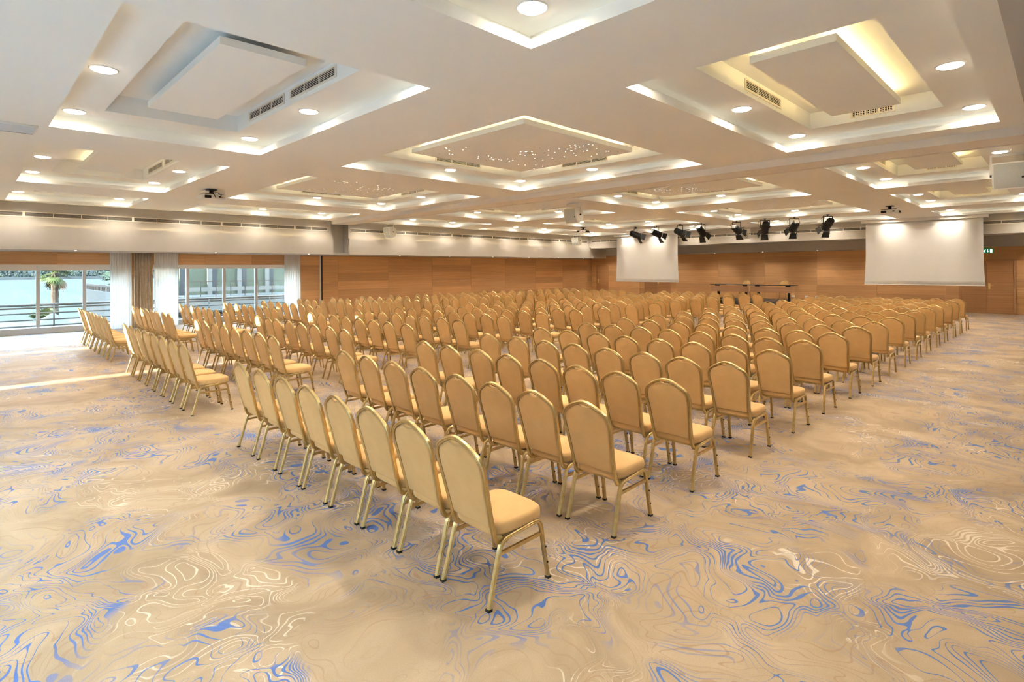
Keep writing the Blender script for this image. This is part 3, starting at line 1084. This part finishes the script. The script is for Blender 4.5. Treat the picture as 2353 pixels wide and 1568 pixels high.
def fixm(me):
    import bmesh
    bm = bmesh.new()
    bm.from_mesh(me)
    bmesh.ops.recalc_face_normals(bm, faces=bm.faces)
    bm.to_mesh(me)
    bm.free()
    return me

HI, LO = chair_meshes(True), chair_meshes(False)

def join_meshes(name, mat, meshes):
    b = MB()
    for me in meshes:
        b.add([tuple(v.co) for v in me.vertices], [tuple(p.vertices) for p in me.polygons])
    return b.mesh(name, mat)
FAR_FRAME = join_meshes('frame', M['gold'], [LO[k] for k in ('back_frame', 'rearr', 'rearl', 'frontr', 'frontl', 'railr', 'raill', 'stretchr', 'stretchl')])

def make_chair(label, group, loc, rotz, tier):
    t = thing('banquet_chair', label, 'chair', loc, rotz, group)
    ms = HI if tier == 0 else LO
    link('seat', ms['seat'], t)
    link('backrest', ms['backrest'], t)
    if tier == 2:
        link('frame', FAR_FRAME, t)
        return t
    link('back_frame', ms['back_frame'], t)
    for nm in 'rl':
        link('side_rail', ms['rail' + nm], t)
        lr = link('leg', ms['rear' + nm], t)
        lf = link('leg', ms['front' + nm], t)
        if tier == 0:
            link('foot_cap', ms['footr' + nm], lr)
            link('foot_cap', ms['footf' + nm], lf)
            link('bumper', ms['bump0' + nm], lf)
            link('bumper', ms['bump1' + nm], lf)
        link('stretcher', ms['stretch' + nm], t)
    if tier == 0:
        link('seat_bearer', ms['bearer0'], t)
        link('seat_bearer', ms['bearer1'], t)
    return t

ROWY = [2.067, 3.237, 4.388, 5.56, 6.73, 7.902, 9.08, 10.25, 11.40, 12.60, 13.74, 14.92, 16.14, 17.28, 18.45, 19.70, 20.93]
B1 = [-2.473, -2.953, -3.440, -3.945, -4.460, -4.965, -5.510, -6.080]
B2 = [-8.265 - 0.553 * i for i in range(8)]
B3 = [-14.225 - 0.562 * i for i in range(8)]
slots = []
rnd = random.Random(3)
for k, ry in enumerate(ROWY):
    for bi, blk in enumerate((B1, B2, B3)):
        for ci_, x in enumerate(blk):
            j = 0.0 if (k == 0) else 1.0
            xx = x + 0.0093 * (ry - 2.067) + rnd.uniform(-.014, .014) * j
            yy = ry + 0.238 - 0.0095 * (x + 2.47) + rnd.uniform(-.02, .02) * j
            rz = R(-0.5) + R(rnd.uniform(-1.2, 1.2)) * (0.3 + 0.7 * j)
            d = -xx * 0.7085 + yy * 0.7057
            slots.append((d, k, bi, ci_, xx, yy, rz))
slots.sort(key=lambda s: s[0])
BLK = ['right-hand block', 'middle block', 'window-side block']
for n, (d, k, bi, ci_, xx, yy, rz) in enumerate(slots[:300]):
    tier = 0 if n < 56 else (1 if n < 150 else 2)
    make_chair('tan gold-framed banquet chair, %s from right, %s row from camera, %s' % (ORD[ci_], ORD[k], BLK[bi]),
               'banquet chairs in the ' + BLK[bi], (xx, yy, 0), rz, tier)
# the farthest chairs, past three hundred
rest = slots[300:]
bf, bs = MB(), MB()
for d, k, bi, ci_, xx, yy, rz in rest:
    mt = Matrix.Translation((xx, yy, 0)) @ Matrix.Rotation(rz, 4, 'Z')
    bf.add([tuple(mt @ v.co) for v in FAR_FRAME.vertices], [tuple(p.vertices) for p in FAR_FRAME.polygons])
    for me in (LO['seat'], LO['backrest']):
        bs.add([tuple(mt @ v.co) for v in me.vertices], [tuple(p.vertices) for p in me.polygons])
far = bpy.data.objects.new('distant_banquet_chairs', None)
COL.objects.link(far)
tag(far, 'farthest rows of tan banquet chairs towards the stage and window wall', 'chairs')
far['kind'] = 'stuff'
bf.build('frames', M['gold'], far)['kind'] = 'stuff'
bs.build('upholstery', M['fabric'], far, True)['kind'] = 'stuff'

# ------------------------------------------------------------------ stage, tables, chairs behind them
ST = 0.35
stg = thing('stage_platform', 'low black stage platform in front of the walnut wall', 'stage', (-10.6, 25.75, 0))
boxes('deck', M['stage_black'], [(-2.55, 2.35, 0, 2.7, ST - 0.05, ST)], stg)
boxes('skirt', M['stage_black'], [(-2.53, 2.33, 0.02, 0.05, 0, ST - 0.05), (-2.53, 2.33, 2.64, 2.68, 0, ST - 0.05), (-2.53, -2.49, 0.05, 2.64, 0, ST - 0.05), (2.29, 2.33, 0.05, 2.64, 0, ST - 0.05)], stg)
for i, (x0, x1) in enumerate(((-12.43, -10.53), (-10.50, -8.60))):
    cx = (x0 + x1) / 2
    w = (x1 - x0) / 2
    t = thing('conference_table', 'black topped conference table with walnut modesty panel, %s of the pair on stage' % ('left' if i == 0 else 'right'), 'table', (cx, 26.25, ST), 0, 'tables on the stage')
    boxes('table_top', M['table_black'], [(-w, w, -0.05, 0.65, 0.715, 0.745)], t)
    boxes('modesty_panel', M['table_wood'], [(-w + 0.02, w - 0.03, 0.0, 0.02, 0.40, 0.675)], t)
    for sx_ in (-1, 1):
        boxes('leg', M['black_metal'], [(sx_ * (w - 0.27) - 0.045, sx_ * (w - 0.27) + 0.045, 0.26, 0.34, 0.03, 0.715), (sx_ * (w - 0.27) - 0.04, sx_ * (w - 0.27) + 0.04, 0.0, 0.60, 0.0, 0.03)], t)
        boxes('panel_bracket', M['black_metal'], [(sx_ * (w - 0.27) - 0.05, sx_ * (w - 0.27) + 0.05, 0.02, 0.30, 0.675, 0.715)], t)
    pp = boxes('paper_sheet', M['paper'], [(-0.15, 0.15, -0.1, 0.11, 0, 0.004)], None, (cx - 0.06 + 0.12 * i, 26.52, ST + 0.745))
    tag(pp, 'white paper sheet on the %s stage table' % ('left' if i == 0 else 'right'), 'paper', 'papers on the stage tables')
    make_chair('tan banquet chair facing the audience behind the %s stage table' % ('left' if i == 0 else 'right'), 'chairs behind the stage tables',
               ((-11.20, -9.42)[i], 27.35, ST), R(180), 1)
for i, x in enumerate((-9.60, -8.98, -8.52)):
    so = boxes('wall_socket', M['white_plastic'], [(-0.07, 0.07, -0.02, 0, 0, 0.09), (-0.05, 0.05, -0.026, -0.02, 0.02, 0.07)], None, (x, YS, 0.42))
    tag(so, 'white wall socket on the walnut wall behind stage, %s from left' % ORD[i], 'socket', 'sockets behind the stage')

# ------------------------------------------------------------------ projection screens
def proj_screen(label, xl_, xr_, zb, y):
    cx = (xl_ + xr_) / 2
    w = (xr_ - xl_) / 2
    t = thing('projection_screen', label, 'screen', (cx, y, zb))
    H = 3.68 - zb
    b = MB()
    nz = 16
    for iz in range(nz + 1):
        f = iz / nz
        fl = 0.055 * max(0.0, (0.55 - f) / 0.55) ** 1.8
        for sx_ in (-1, -0.5, 0, 0.5, 1):
            b.v.append((sx_ * (w + fl), 0.02 * (1 - f) * (1 - sx_ * sx_) * -1, f * H))
    for iz in range(nz):
        for i in range(4):
            a = iz * 5 + i
            b.f.append((a, a + 1, a + 6, a + 5))
    o = b.build('screen_fabric', M['screen'], t, True)
    md = o.modifiers.new('thickness', 'SOLIDIFY')
    md.thickness = 0.003
    boxes('bottom_bar', M['white_plastic'], [(-w - 0.05, w + 0.05, -0.03, -0.005, -0.03, 0.0)], t)
    boxes('screen_case', M['white_plastic'], [(-w - 0.15, w + 0.15, -0.08, 0.08, H, 3.795 - zb)], t)
proj_screen('white projection screen on the left of the stage', -17.95, -14.20, 1.19, 26.27)
proj_screen('white projection screen on the right of the stage', -5.80, -2.12, 1.215, 26.27)

# exit sign (green, running figure, arrow down, door)
t = thing('exit_sign', 'green lit exit sign with running figure above the right double door', 'sign', (-2.245, YS, 2.43))
t.scale = (0.68, 1, 1)
boxes('sign_box', M['green_sign'], [(-0.27, 0.27, -0.05, 0.0, 0, 0.19)], t)
b = MB()
for x0, x1, z0, z1 in ((0.13, 0.235, 0.025, 0.165),):
    b.box(x0, x1, -0.053, -0.05, z0, z1)
b.box(-0.012 + 0.03, 0.012 + 0.03, -0.053, -0.05, 0.075, 0.16)
b.add([(-0.05 + 0.03, -0.052, 0.085), (0.05 + 0.03, -0.052, 0.085), (0.03, -0.052, 0.03)], [(0, 1, 2)])
b.build('arrow_and_door', M['white_sign'], t)
b = MB()
for p, q, r_ in (((-0.10, 0.115), (-0.135, 0.08), 0.016), ((-0.135, 0.08), (-0.10, 0.05), 0.012), ((-0.10, 0.05), (-0.115, 0.022), 0.010), ((-0.135, 0.08), (-0.175, 0.065), 0.012),
                 ((-0.175, 0.065), (-0.205, 0.035), 0.010), ((-0.105, 0.115), (-0.065, 0.095), 0.009), ((-0.105, 0.12), (-0.15, 0.118), 0.009), ((-0.15, 0.118), (-0.165, 0.095), 0.008)):
    dx, dz = q[0] - p[0], q[1] - p[1]
    L = math.hypot(dx, dz)
    nx, nz_ = -dz / L * r_, dx / L * r_
    b.add([(p[0] + nx, -0.052, p[1] + nz_), (q[0] + nx, -0.052, q[1] + nz_), (q[0] - nx, -0.052, q[1] - nz_), (p[0] - nx, -0.052, p[1] - nz_)], [(0, 1, 2, 3)])
hv = [(-0.078 + 0.016 * math.cos(2 * math.pi * j / 12), -0.052, 0.148 + 0.016 * math.sin(2 * math.pi * j / 12)) for j in range(12)]
b.add(hv, [tuple(range(12))])
b.build('running_figure', M['white_sign'], t)

# ------------------------------------------------------------------ stage spotlights
def spotlight(i, x, y, target, tilt_noise, back_white):
    t = thing('stage_spotlight', 'black stage spotlight with barn doors hung from ceiling, %s from left' % ORD[i], 'spotlight', (x, y, ZC), 0, 'stage spotlights in a row')
    piv = Vector((0, 0, -0.36))
    dirv = (Vector(target) - (Vector((x, y, ZC)) + piv)).normalized()
    dirv = (dirv + Vector(tilt_noise)).normalized()
    horiz = Vector((dirv.x, dirv.y, 0)).normalized()
    q = dirv.to_track_quat('Y', 'Z')
    rm = Matrix.Translation(piv) @ q.to_matrix().to_4x4()
    perp = Vector((-horiz.y, horiz.x, 0))
    b = MB()
    b.box(-0.05, 0.05, -0.05, 0.05, -0.02, 0)
    b.tube([(0, 0, 0), (0, 0, -0.06)], 0.02, 8)
    b.build('clamp', M['black_metal'], t)
    b = MB()
    a0, a1 = perp * 0.17, perp * -0.17
    pr = [(.006, -.018), (.006, .018), (-.006, .018), (-.006, -.018)]
    b.tube([a0 + piv, a0 + Vector((0, 0, -0.07)), a1 + Vector((0, 0, -0.07)), a1 + piv], None, prof=pr, ref=tuple(horiz))
    b.build('yoke', M['black_metal'], t)
    b = MB()
    n = 12
    prof = [(-0.26, 0.10), (-0.24, 0.125), (-0.10, 0.125), (-0.08, 0.138), (0.14, 0.138), (0.16, 0.150), (0.21, 0.150)]
    for yy, r_ in prof:
        for j in range(n):
            a = 2 * math.pi * (j + 0.5) / n
            b.v.append(tuple(rm @ Vector((r_ * math.cos(a), yy, r_ * math.sin(a)))))
    for k in range(len(prof) - 1):
        for j in range(n):
            j2 = (j + 1) % n
            b.f.append((k * n + j, k * n + j2, (k + 1) * n + j2, (k + 1) * n + j))
    b.f.append(tuple(range(n)))
    b.f.append(tuple((len(prof) - 1) * n + j for j in reversed(range(n))))
    fix_normals(b.build('lamp_body', M['black_metal'], t))
    b = MB()
    b.box(-0.075, 0.075, -0.275, -0.262, -0.075, 0.075, rm)
    b.box(-0.03, 0.03, -0.285, -0.275, -0.03, 0.03, rm)
    b.build('rear_cap', M['silver'] if back_white else M['black_metal'], t)
    for k in range(4):
        ang = k * math.pi / 2
        rot = rm @ Matrix.Rotation(ang, 4, 'Y')
        b = MB()
        z0, sp = 0.145, (0.13 if k % 2 == 0 else 0.07)
        pts = [(-0.11, 0.215, z0), (0.11, 0.215, z0), (0.15, 0.40, z0 + sp), (-0.15, 0.40, z0 + sp)]
        P = [tuple(rot @ Vector(p)) for p in pts]
        nrm = (Vector(P[1]) - Vector(P[0])).cross(Vector(P[3]) - Vector(P[0])).normalized() * 0.004
        b.poly_prism(P, nrm)
        b.build('barn_door', M['black_metal'], t)
    b = MB()
    b.tube([a0 * 0.9 + Vector((0, 0, -0.03)), a0 * 1.5 + Vector((0, 0, -0.16)), a0 * 1.3 + Vector((0, 0, -0.33)), Vector(rm @ Vector((0.0, -0.25, 0.05)))], 0.007, 6)
    b.build('cable', M['black_plastic'], t)

for i, (x, y, nz_) in enumerate([(-14.0, 22.0, (0, 0, 0)), (-12.93, 22.03, (0, 0, 0.02)), (-11.78, 22.0, (0.1, 0, 0.1)), (-10.83, 22.05, (0.05, -0.1, -0.35)), (-9.36, 22.1, (0.3, 0.1, 0)),
                                 (-8.25, 22.1, (-0.1, -0.05, -0.55)), (-7.2, 22.15, (-0.05, -0.1, -0.35)), (-6.05, 22.08, (0, -0.1, -0.35))]):
    spotlight(i, x, y, (-10.6, 26.8, 1.3), nz_, i in (1, 3, 4, 6))

# ------------------------------------------------------------------ projectors
def projector(label, x, y, rz, lens_side=1):
    t = thing('projector', label, 'projector', (x, y, ZC), rz, 'projectors under the ceiling')
    boxes('mount_plate', M['black_metal'], [(-0.10, 0.10, -0.10, 0.10, -0.015, 0)], t)
    b = MB()
    b.tube([(0, 0, -0.015), (0, 0, -0.09)], 0.045, 10)
    b.box(-0.17, 0.17, -0.015, 0.015, -0.115, -0.09)
    b.box(-0.015, 0.015, -0.14, 0.14, -0.115, -0.09)
    b.build('mount_arm', M['black_metal'], t)
    b = MB()
    w, d = 0.25, 0.20
    base = [(-w, -d), (w, -d), (w, d), (-w, d)]
    vs_ = [(x_, y_, -0.255) for x_, y_ in base] + [(x_ * 1.03, y_ * 1.03, -0.235) for x_, y_ in base] + [(x_ * 1.03, y_ * 1.03, -0.15) for x_, y_ in base] + [(x_ * 0.9, y_ * 0.9, -0.125) for x_, y_ in base]
    fs = [(3, 2, 1, 0), (12, 13, 14, 15)]
    for k in range(3):
        for j in range(4):
            fs.append((k * 4 + j, k * 4 + (j + 1) % 4, (k + 1) * 4 + (j + 1) % 4, (k + 1) * 4 + j))
    b.add(vs_, fs)
    fix_normals(b.build('projector_body', M['white_plastic'], t))
    boxes('top_cover', M['black_plastic'], [(-0.215, 0.215, -0.17, 0.17, -0.125, -0.115)], t)
    boxes('vent_panel', M['dark_void'], [(w * 1.03 - 0.004, w * 1.03 + 0.004, -0.16, 0.12, -0.225, -0.16)], t)
    boxes('port_panel', M['dark_void'], [(-0.20, -0.06, -d * 1.03 - 0.004, -d * 1.03 + 0.004, -0.225, -0.16), (0.10, 0.16, -d * 1.03 - 0.004, -d * 1.03 + 0.004, -0.20, -0.17)], t)
    b = MB()
    b.tube([(0.10, d, -0.195), (0.10, d + 0.04, -0.195)], 0.05, 16)
    b.build('projector_lens', M['black_plastic'], t)
    return t
p1 = projector('white ceiling projector with loose cables near the window side', -14.15, 4.15, R(90))
b = MB()
b.tube([(0.10, -0.21, -0.19), (0.14, -0.27, -0.15), (0.05, -0.26, -0.09), (0.0, -0.12, -0.06)], 0.008, 6)
b.tube([(0.02, -0.21, -0.2), (0.0, -0.25, -0.16), (-0.06, -0.2, -0.08), (0.02, -0.1, -0.05)], 0.008, 6)
b.build('cables', M['black_plastic'], p1)
boxes('orange_plug', M['orange'], [(0.15, 0.19, -0.225, -0.207, -0.205, -0.175)], p1)
projector('white ceiling projector in front of the right screen', -3.87, 20.5, 0)
projector('white ceiling projector in front of the left screen', -15.75, 20.35, 0)

# ------------------------------------------------------------------ loudspeakers
def loudspeaker(label, x, y, tilt=R(14), drop=0.10):
    t = thing('loudspeaker', label, 'loudspeaker', (x, y, ZC), 0, 'white loudspeakers under the ceiling')
    b = MB()
    pr = [(.004, -.022), (.004, .022), (-.004, .022), (-.004, -.022)]
    b.tube([(-0.25, 0, -drop - 0.26), (-0.25, 0, -0.012), (0.25, 0, -0.012), (0.25, 0, -drop - 0.26)], None, prof=pr, ref=(0, 1, 0))
    b.build('bracket', M['white_plastic'], t)
    rm = Matrix.Translation((0, 0, -drop - 0.25)) @ Matrix.Rotation(tilt, 4, 'X')
    hw, hh = 0.225, 0.225
    prof = []
    for k in range(9):
        z = -hh + 2 * hh * k / 8
        prof.append((-0.13 - 0.05 * (1 - (z / hh) ** 2), z))
    back = [(0.06, hh * 0.92), (0.15, hh * 0.45), (0.15, -hh * 0.45), (0.06, -hh * 0.92)]
    ring_ = prof + back
    b = MB()
    nn = len(ring_)
    for sx_ in (-hw, hw):
        for yy, z in ring_:
            b.v.append(tuple(rm @ Vector((sx_, yy, z))))
    for i in range(nn):
        j = (i + 1) % nn
        b.f.append((i, j, nn + j, nn + i))
    b.f.append(tuple(range(nn)))
    b.f.append(tuple(nn + i for i in reversed(range(nn))))
    fix_normals(b.build('cabinet', M['white_plastic'], t))
    b = MB()
    for k in range(9):
        yy, z = prof[k]
        for sx_ in (-hw + 0.025, hw - 0.025):
            b.v.append(tuple(rm @ Vector((sx_, yy - 0.006, z * 0.93))))
    for k in range(8):
        b.f.append((2 * k, 2 * k + 1, 2 * k + 3, 2 * k + 2))
    b.build('grille', M['grille_grey'], t)
    b = MB()
    b.box(hw - 0.075, hw - 0.045, -0.19, -0.184, -0.045, -0.015, rm)
    b.build('badge', M['black_plastic'], t)
    b = MB()
    for sx_ in (-1, 1):
        b.tube([(sx_ * 0.225, 0, -drop - 0.25), (sx_ * 0.262, 0, -drop - 0.25)], 0.022, 10)
    b.build('pivot_knob', M['black_plastic'], t)
loudspeaker('white loudspeaker hung from ceiling in the middle of the hall', -10.05, 12.55)
loudspeaker('white loudspeaker on the soffit above the long wood wall', -19.72, 12.55)
loudspeaker('white loudspeaker high in the far corner by the left screen', -19.45, 24.55)
loudspeaker('white loudspeaker behind the middle stage spotlights', -10.35, 25.3)
loudspeaker('white loudspeaker at the right edge under the ceiling', -0.66, 12.55)

# ceiling diffuser and bracket
t = thing('ceiling_diffuser', 'white rectangular ceiling diffuser at the left edge', 'ceiling fitting', (-9.75, 0.45, ZC))
boxes('diffuser_frame', M['white_plastic'], [(-0.30, 0.30, -0.26, -0.24, -0.02, 0), (-0.30, 0.30, 0.24, 0.26, -0.02, 0), (-0.30, -0.28, -0.24, 0.24, -0.02, 0), (0.28, 0.30, -0.24, 0.24, -0.02, 0)], t)
boxes('diffuser_plate', M['aluminium'], [(-0.28, 0.28, -0.24, 0.24, -0.012, 0)], t)
t = thing('cable_bracket', 'thin white cable bracket fixed inside the right coffer', 'bracket', (-1.35, 12.0, ZR))
boxes('bracket_bar', M['white_plastic'], [(-0.05, 0.42, 0.0, 0.03, -0.03, 0), (-0.08, -0.05, -0.12, 0.03, -0.03, 0)], t)
boxes('bracket_tip', M['cream_metal'], [(-0.16, -0.08, -0.12, -0.09, -0.05, 0)], t)

# ------------------------------------------------------------------ outdoors
# terrace and its tube railing
struct(boxes('terrace', M['terrace'], [(-25.2, XW - 0.45, -8, 40, -0.35, -0.12)]))
rl = thing('tube_railing', 'grey tube railing outside the windows', 'railing', (-24.3, 0, -0.12))
for z, r_ in ((0.90, 0.045), (0.80, 0.03), (0.62, 0.025), (0.40, 0.025), (0.20, 0.025)):
    b = MB()
    b.tube([(0, -6, z), (0, 16.5, z)], r_, 10)
    b.build('rail_tube', M['rail_metal'], rl, True)
for yy in [-5 + 2.4 * i for i in range(9)]:
    b = MB()
    b.tube([(0.06, yy, 0), (0.06, yy, 0.88)], 0.022, 8)
    b.build('post', M['rail_metal'], rl, True)
# stone edging
ed = thing('stone_edging', 'row of round pale edging stones along the terrace', 'edging', (-24.9, 0, -0.12))
bm_ = MB()
bm_.lathe([(0.0, 0.0), (0.09, 0.0), (0.10, 0.05), (0.08, 0.11), (0.0, 0.13)], n=10)
em = bm_.mesh('edging_stone', M['terrace'], True)
for i in range(46):
    link('edging_stone', em, ed, (0, -2.0 + i * 0.25, 0))
# white tented canopy below the terrace
cn = thing('white_canopy', 'white pointed canopy just beyond the terrace railing', 'canopy', (-30.5, 2.75, -2.2))
b = MB()
b.add([(-1.6, -1.3, 1.3), (1.6, -1.3, 1.3), (1.6, 1.3, 1.3), (-1.6, 1.3, 1.3), (-0.1, 0, 2.35), (0.1, 0, 2.35)], [(0, 1, 5, 4), (1, 2, 5), (2, 3, 4, 5), (3, 0, 4)])
b.build('canopy_cloth', M['canopy_white'], cn)
for sx_ in (-1.55, 1.55):
    for sy_ in (-1.25, 1.25):
        b = MB()
        b.tube([(sx_, sy_, 0), (sx_, sy_, 1.3)], 0.05, 8)
        b.build('pole', M['canopy_white'], cn)
# sea and ground
struct(boxes('sea', M['sea'], [(-960, -58, -700, 900, -9.5, -8.0)]))
struct(boxes('rear_ground', M['bounce_paving'], [(-60, 14, -60, -1.85, -0.6, -0.3)]))  # unseen ground added behind the hall, pale to throw daylight up indoors
struct(boxes('lower_ground', M['terrace'], [(-58, -25.2, -60, 80, -3.0, -2.2), (-60, -58, -60, 80, -9, -2.2)]))
# far shore
rnd = random.Random(11)
sh = MB()
ny = 90
for i in range(ny + 1):
    yy = -500 + 1500 * i / ny
    h1 = 16 + 10 * math.sin(i * 0.23) + 6 * math.sin(i * 0.71 + 1) + rnd.uniform(-1.5, 1.5)
    sh.v += [(-880, yy, -8), (-882, yy, -5.5), (-905, yy, -3.5 + rnd.uniform(0, 2)), (-960, yy, h1), (-1100, yy, h1 + 30)]
for i in range(ny):
    for k in range(4):
        a = i * 5 + k
        sh.f.append((a, a + 1, a + 6, a + 5))
so = sh.build('far_shore', M['shore'], None, True)
struct(so)
tr = MB()
for i in range(3000):
    yy = rnd.uniform(-160, 420)
    xx = rnd.uniform(-945, -888)
    zz = -4 + ((-xx - 888) / 60) * 14
    s_ = rnd.uniform(0.7, 2.0)
    if xx > -905 and any(abs(yy - hy) < hw for hy, hw in ((232, 17), (262, 20), (300, 18), (176, 14))):
        continue
    prof = [(0.0, -s_ * 0.9), (s_ * 0.7, -s_ * 0.4), (s_, s_ * 0.2), (s_ * 0.6, s_ * 0.9), (0.0, s_ * 1.15)]
    tr.lathe([(r_ * rnd.uniform(0.6, 1.25), z_ * rnd.uniform(0.8, 1.3)) for r_, z_ in prof], (xx, yy, zz), 6)
to = tr.build('shore_trees', M['shore_tree'], None, False)
tag(to, 'dark trees covering the far shore across the water', 'trees')
to['kind'] = 'stuff'
q = boxes('far_quay', M['quay'], [(-879, -876, -300, 500, -8, -5.6)])
struct(q)
for i, (yy, w, h, zb) in enumerate([(232, 20, 9, -5), (262, 26, 8, -4.5), (300, 22, 11, -4.5), (176, 12, 8, -5)]):
    t = thing('far_house', 'small white house on the far shore, %s from left' % ORD[(1, 2, 3, 0)[i]], 'house', (-884, yy, zb), 0, 'houses across the water')
    boxes('wall', M['far_white'], [(-8, 0, -w / 2, w / 2, 0, h)], t)
    b = MB()
    b.add([(-9, -w / 2 - 1, h), (1, -w / 2 - 1, h), (1, w / 2 + 1, h), (-9, w / 2 + 1, h), (-4, -w / 2, h + 3), (-4, w / 2, h + 3)], [(0, 1, 4), (1, 2, 5, 4), (2, 3, 5), (3, 0, 4, 5), (0, 3, 2, 1)])
    b.build('roof', M['far_roof'], t)
    for k in range(3):
        boxes('window', M['far_glass'], [(0, 0.2, -w / 2 + w * (k + 0.6) / 3.4, -w / 2 + w * (k + 1.1) / 3.4, h * 0.45, h * 0.75)], t)

# fan palms
def palm(label, x, y, zground, height, crown, fronds, seed, trunk_r=0.30):
    rn = random.Random(seed)
    t = thing('fan_palm', label, 'palm tree', (x, y, zground), 0, 'palms outside the windows')
    b = MB()
    path, rad = [], []
    n = 24
    for i in range(n + 1):
        f = i / n
        path.append((0.10 * math.sin(2 * f), 0.06 * f, height * f))
        rad.append(trunk_r * (1.05 - 0.15 * f) * (1.0 + (0.12 if i % 2 else -0.04)))
    b.tube(path, None, radii=rad, n=9)
    b.build('trunk', M['palm_trunk'], t)
    top = Vector(path[-1])
    for k in range(fronds):
        az = 2 * math.pi * k / fronds * 2.618 + rn.uniform(-.2, .2)
        dry = k >= fronds * 0.78
        el = R(rn.uniform(-70, -45)) if dry else R(70 - 105 * (k / (fronds * 0.78)) + rn.uniform(-10, 10))
        d = Vector((math.cos(az) * math.cos(el), math.sin(az) * math.cos(el), math.sin(el)))
        st = crown * rn.uniform(0.42, 0.58)
        hub = top + d * st + Vector((0, 0, -0.06 * crown))
        side = d.cross(Vector((0, 0, 1)))
        if side.length < 0.1:
            side = Vector((1, 0, 0))
        side.normalize()
        up = side.cross(d).normalized()
        b = MB()
        b.tube([top, top + d * st * 0.5 + Vector((0, 0, 0.02)), hub], 0.016 * crown, 5)
        nl = 15
        for j in range(nl):
            a = R(-105 + 210 * j / (nl - 1))
            ld = (d * math.cos(a) + side * math.sin(a)).normalized()
            L = crown * 0.52 * (0.72 + 0.28 * math.cos(a)) * rn.uniform(0.9, 1.1)
            wv = up.cross(ld).normalized() * 0.035 * crown
            p1_ = hub + ld * L * 0.55 + up * 0.02
            p2_ = hub + ld * L - Vector((0, 0, 1)) * L * 0.22
            b.add([hub, p1_ + wv, p2_, p1_ - wv], [(0, 1, 2, 3)])
        b.build('frond', M['palm_dry'] if dry else M['palm_leaf'], t)
palm('tall fan palm with shaggy trunk seen through the sea window', -66.5, 6.05, -8.0, 9.75, 1.6, 52, 5, 0.30)
palm('low fan palm crown at the foot of the tall palm', -60.5, 4.75, -5.2, 3.0, 1.5, 24, 9, 0.22)
palm('fan palm partly hidden behind the left sheer curtain', -56.0, 9.1, -6.0, 7.0, 1.6, 30, 12, 0.26)

# neighbouring building with glazed front and balustrade
nb = thing('neighbour_building', 'pale building with green glazed front across the terrace', 'building', (-44.0, 13.5, -2.2))
boxes('wall', M['facade_white'], [(-6, -0.4, -2.9, 14, 0, 12)], nb)
boxes('ledge', M['facade_white'], [(-0.4, 3.2, -3.2, 5.4, 1.3, 2.35)], nb)
for k in range(8):
    y0 = -2.6 + 2.05 * k
    p_ = boxes('glass_bay', M['facade_glass'], [(-0.4, -0.25, y0, y0 + 1.75, 2.3, 11.5)], nb)
    boxes('dark_reveal', M['facade_dark'], [(-0.25, -0.2, y0, y0 + 0.38, 2.3, 11.5)], p_)
    boxes('column', M['facade_white'], [(-0.4, -0.05, y0 + 1.75, y0 + 2.05, 2.3, 12)], nb)
boxes('band', M['facade_white'], [(-0.3, -0.1, 8.0, 14, 4.9, 5.7)], nb)
bl_ = thing('balcony_railing', 'brown balcony railing in front of the glazed building', 'railing', (-40.9, 13.5, 0.15))
boxes('handrail', M['brown_rail'], [(-0.03, 0.03, -3.2, 5.4, 0.98, 1.03)], bl_)
boxes('low_rail', M['facade_white'], [(-0.02, 0.02, -3.2, 5.4, 0.35, 0.62)], bl_)
for k in range(10):
    boxes('post', M['brown_rail'], [(-0.02, 0.02, -3.15 + 0.94 * k, -3.11 + 0.94 * k, 0, 0.98)], bl_)
rw = thing('retaining_wall', 'white retaining wall with brown balusters beside the sea', 'wall', (-40, 5.75, -8))
boxes('wall_body', M['facade_white'], [(-6, 6, 0, 0.3, 0, 8.72)], rw)
boxes('top_rail', M['brown_rail'], [(-6, 6, 0.1, 0.2, 9.02, 9.08)], rw)
for k in range(28):
    boxes('baluster', M['brown_rail'], [(-5.9 + 0.43 * k, -5.72 + 0.43 * k, 0.08, 0.22, 8.72, 8.96)], rw)
boxes('mid_rail', M['brown_rail'], [(-6, 6, 0.08, 0.22, 8.96, 9.0)], rw)
sw = thing('side_wall', 'pale sloping side wall with brown posts near the glazed building', 'wall', (-31.0, 14.3, -2.2))
b = MB()
b.poly_prism([(-9, 5.2, 0), (-9, 5.2, 2.5), (4.5, 0.5, 2.25), (4.5, 0.5, 0)], (0.1, 0.3, 0))
fix_normals(b.build('wall_body', M['facade_white'], sw))
for k in range(9):
    f = k / 8
    boxes('post', M['brown_rail'], [(-9 + 13.5 * f - 0.06, -9 + 13.5 * f + 0.06, 5.2 - 4.7 * f, 5.2 - 4.7 * f + 0.15, 2.45 - 0.25 * f, 3.2 - 0.25 * f)], sw)

# unseen blocks added behind the hall to cut the low sun into strips
for i, (x0, x1) in enumerate([(-60, -18.35), (-18.05, -17.2), (-16.85, -15.0), (-14.88, -12.35), (-11.95, 14)]):
    gw = boxes('sun_blocker', M['facade_white'], [(x0, x1, -14.6, -14.0, -0.3, 5.2)])
    struct(gw)
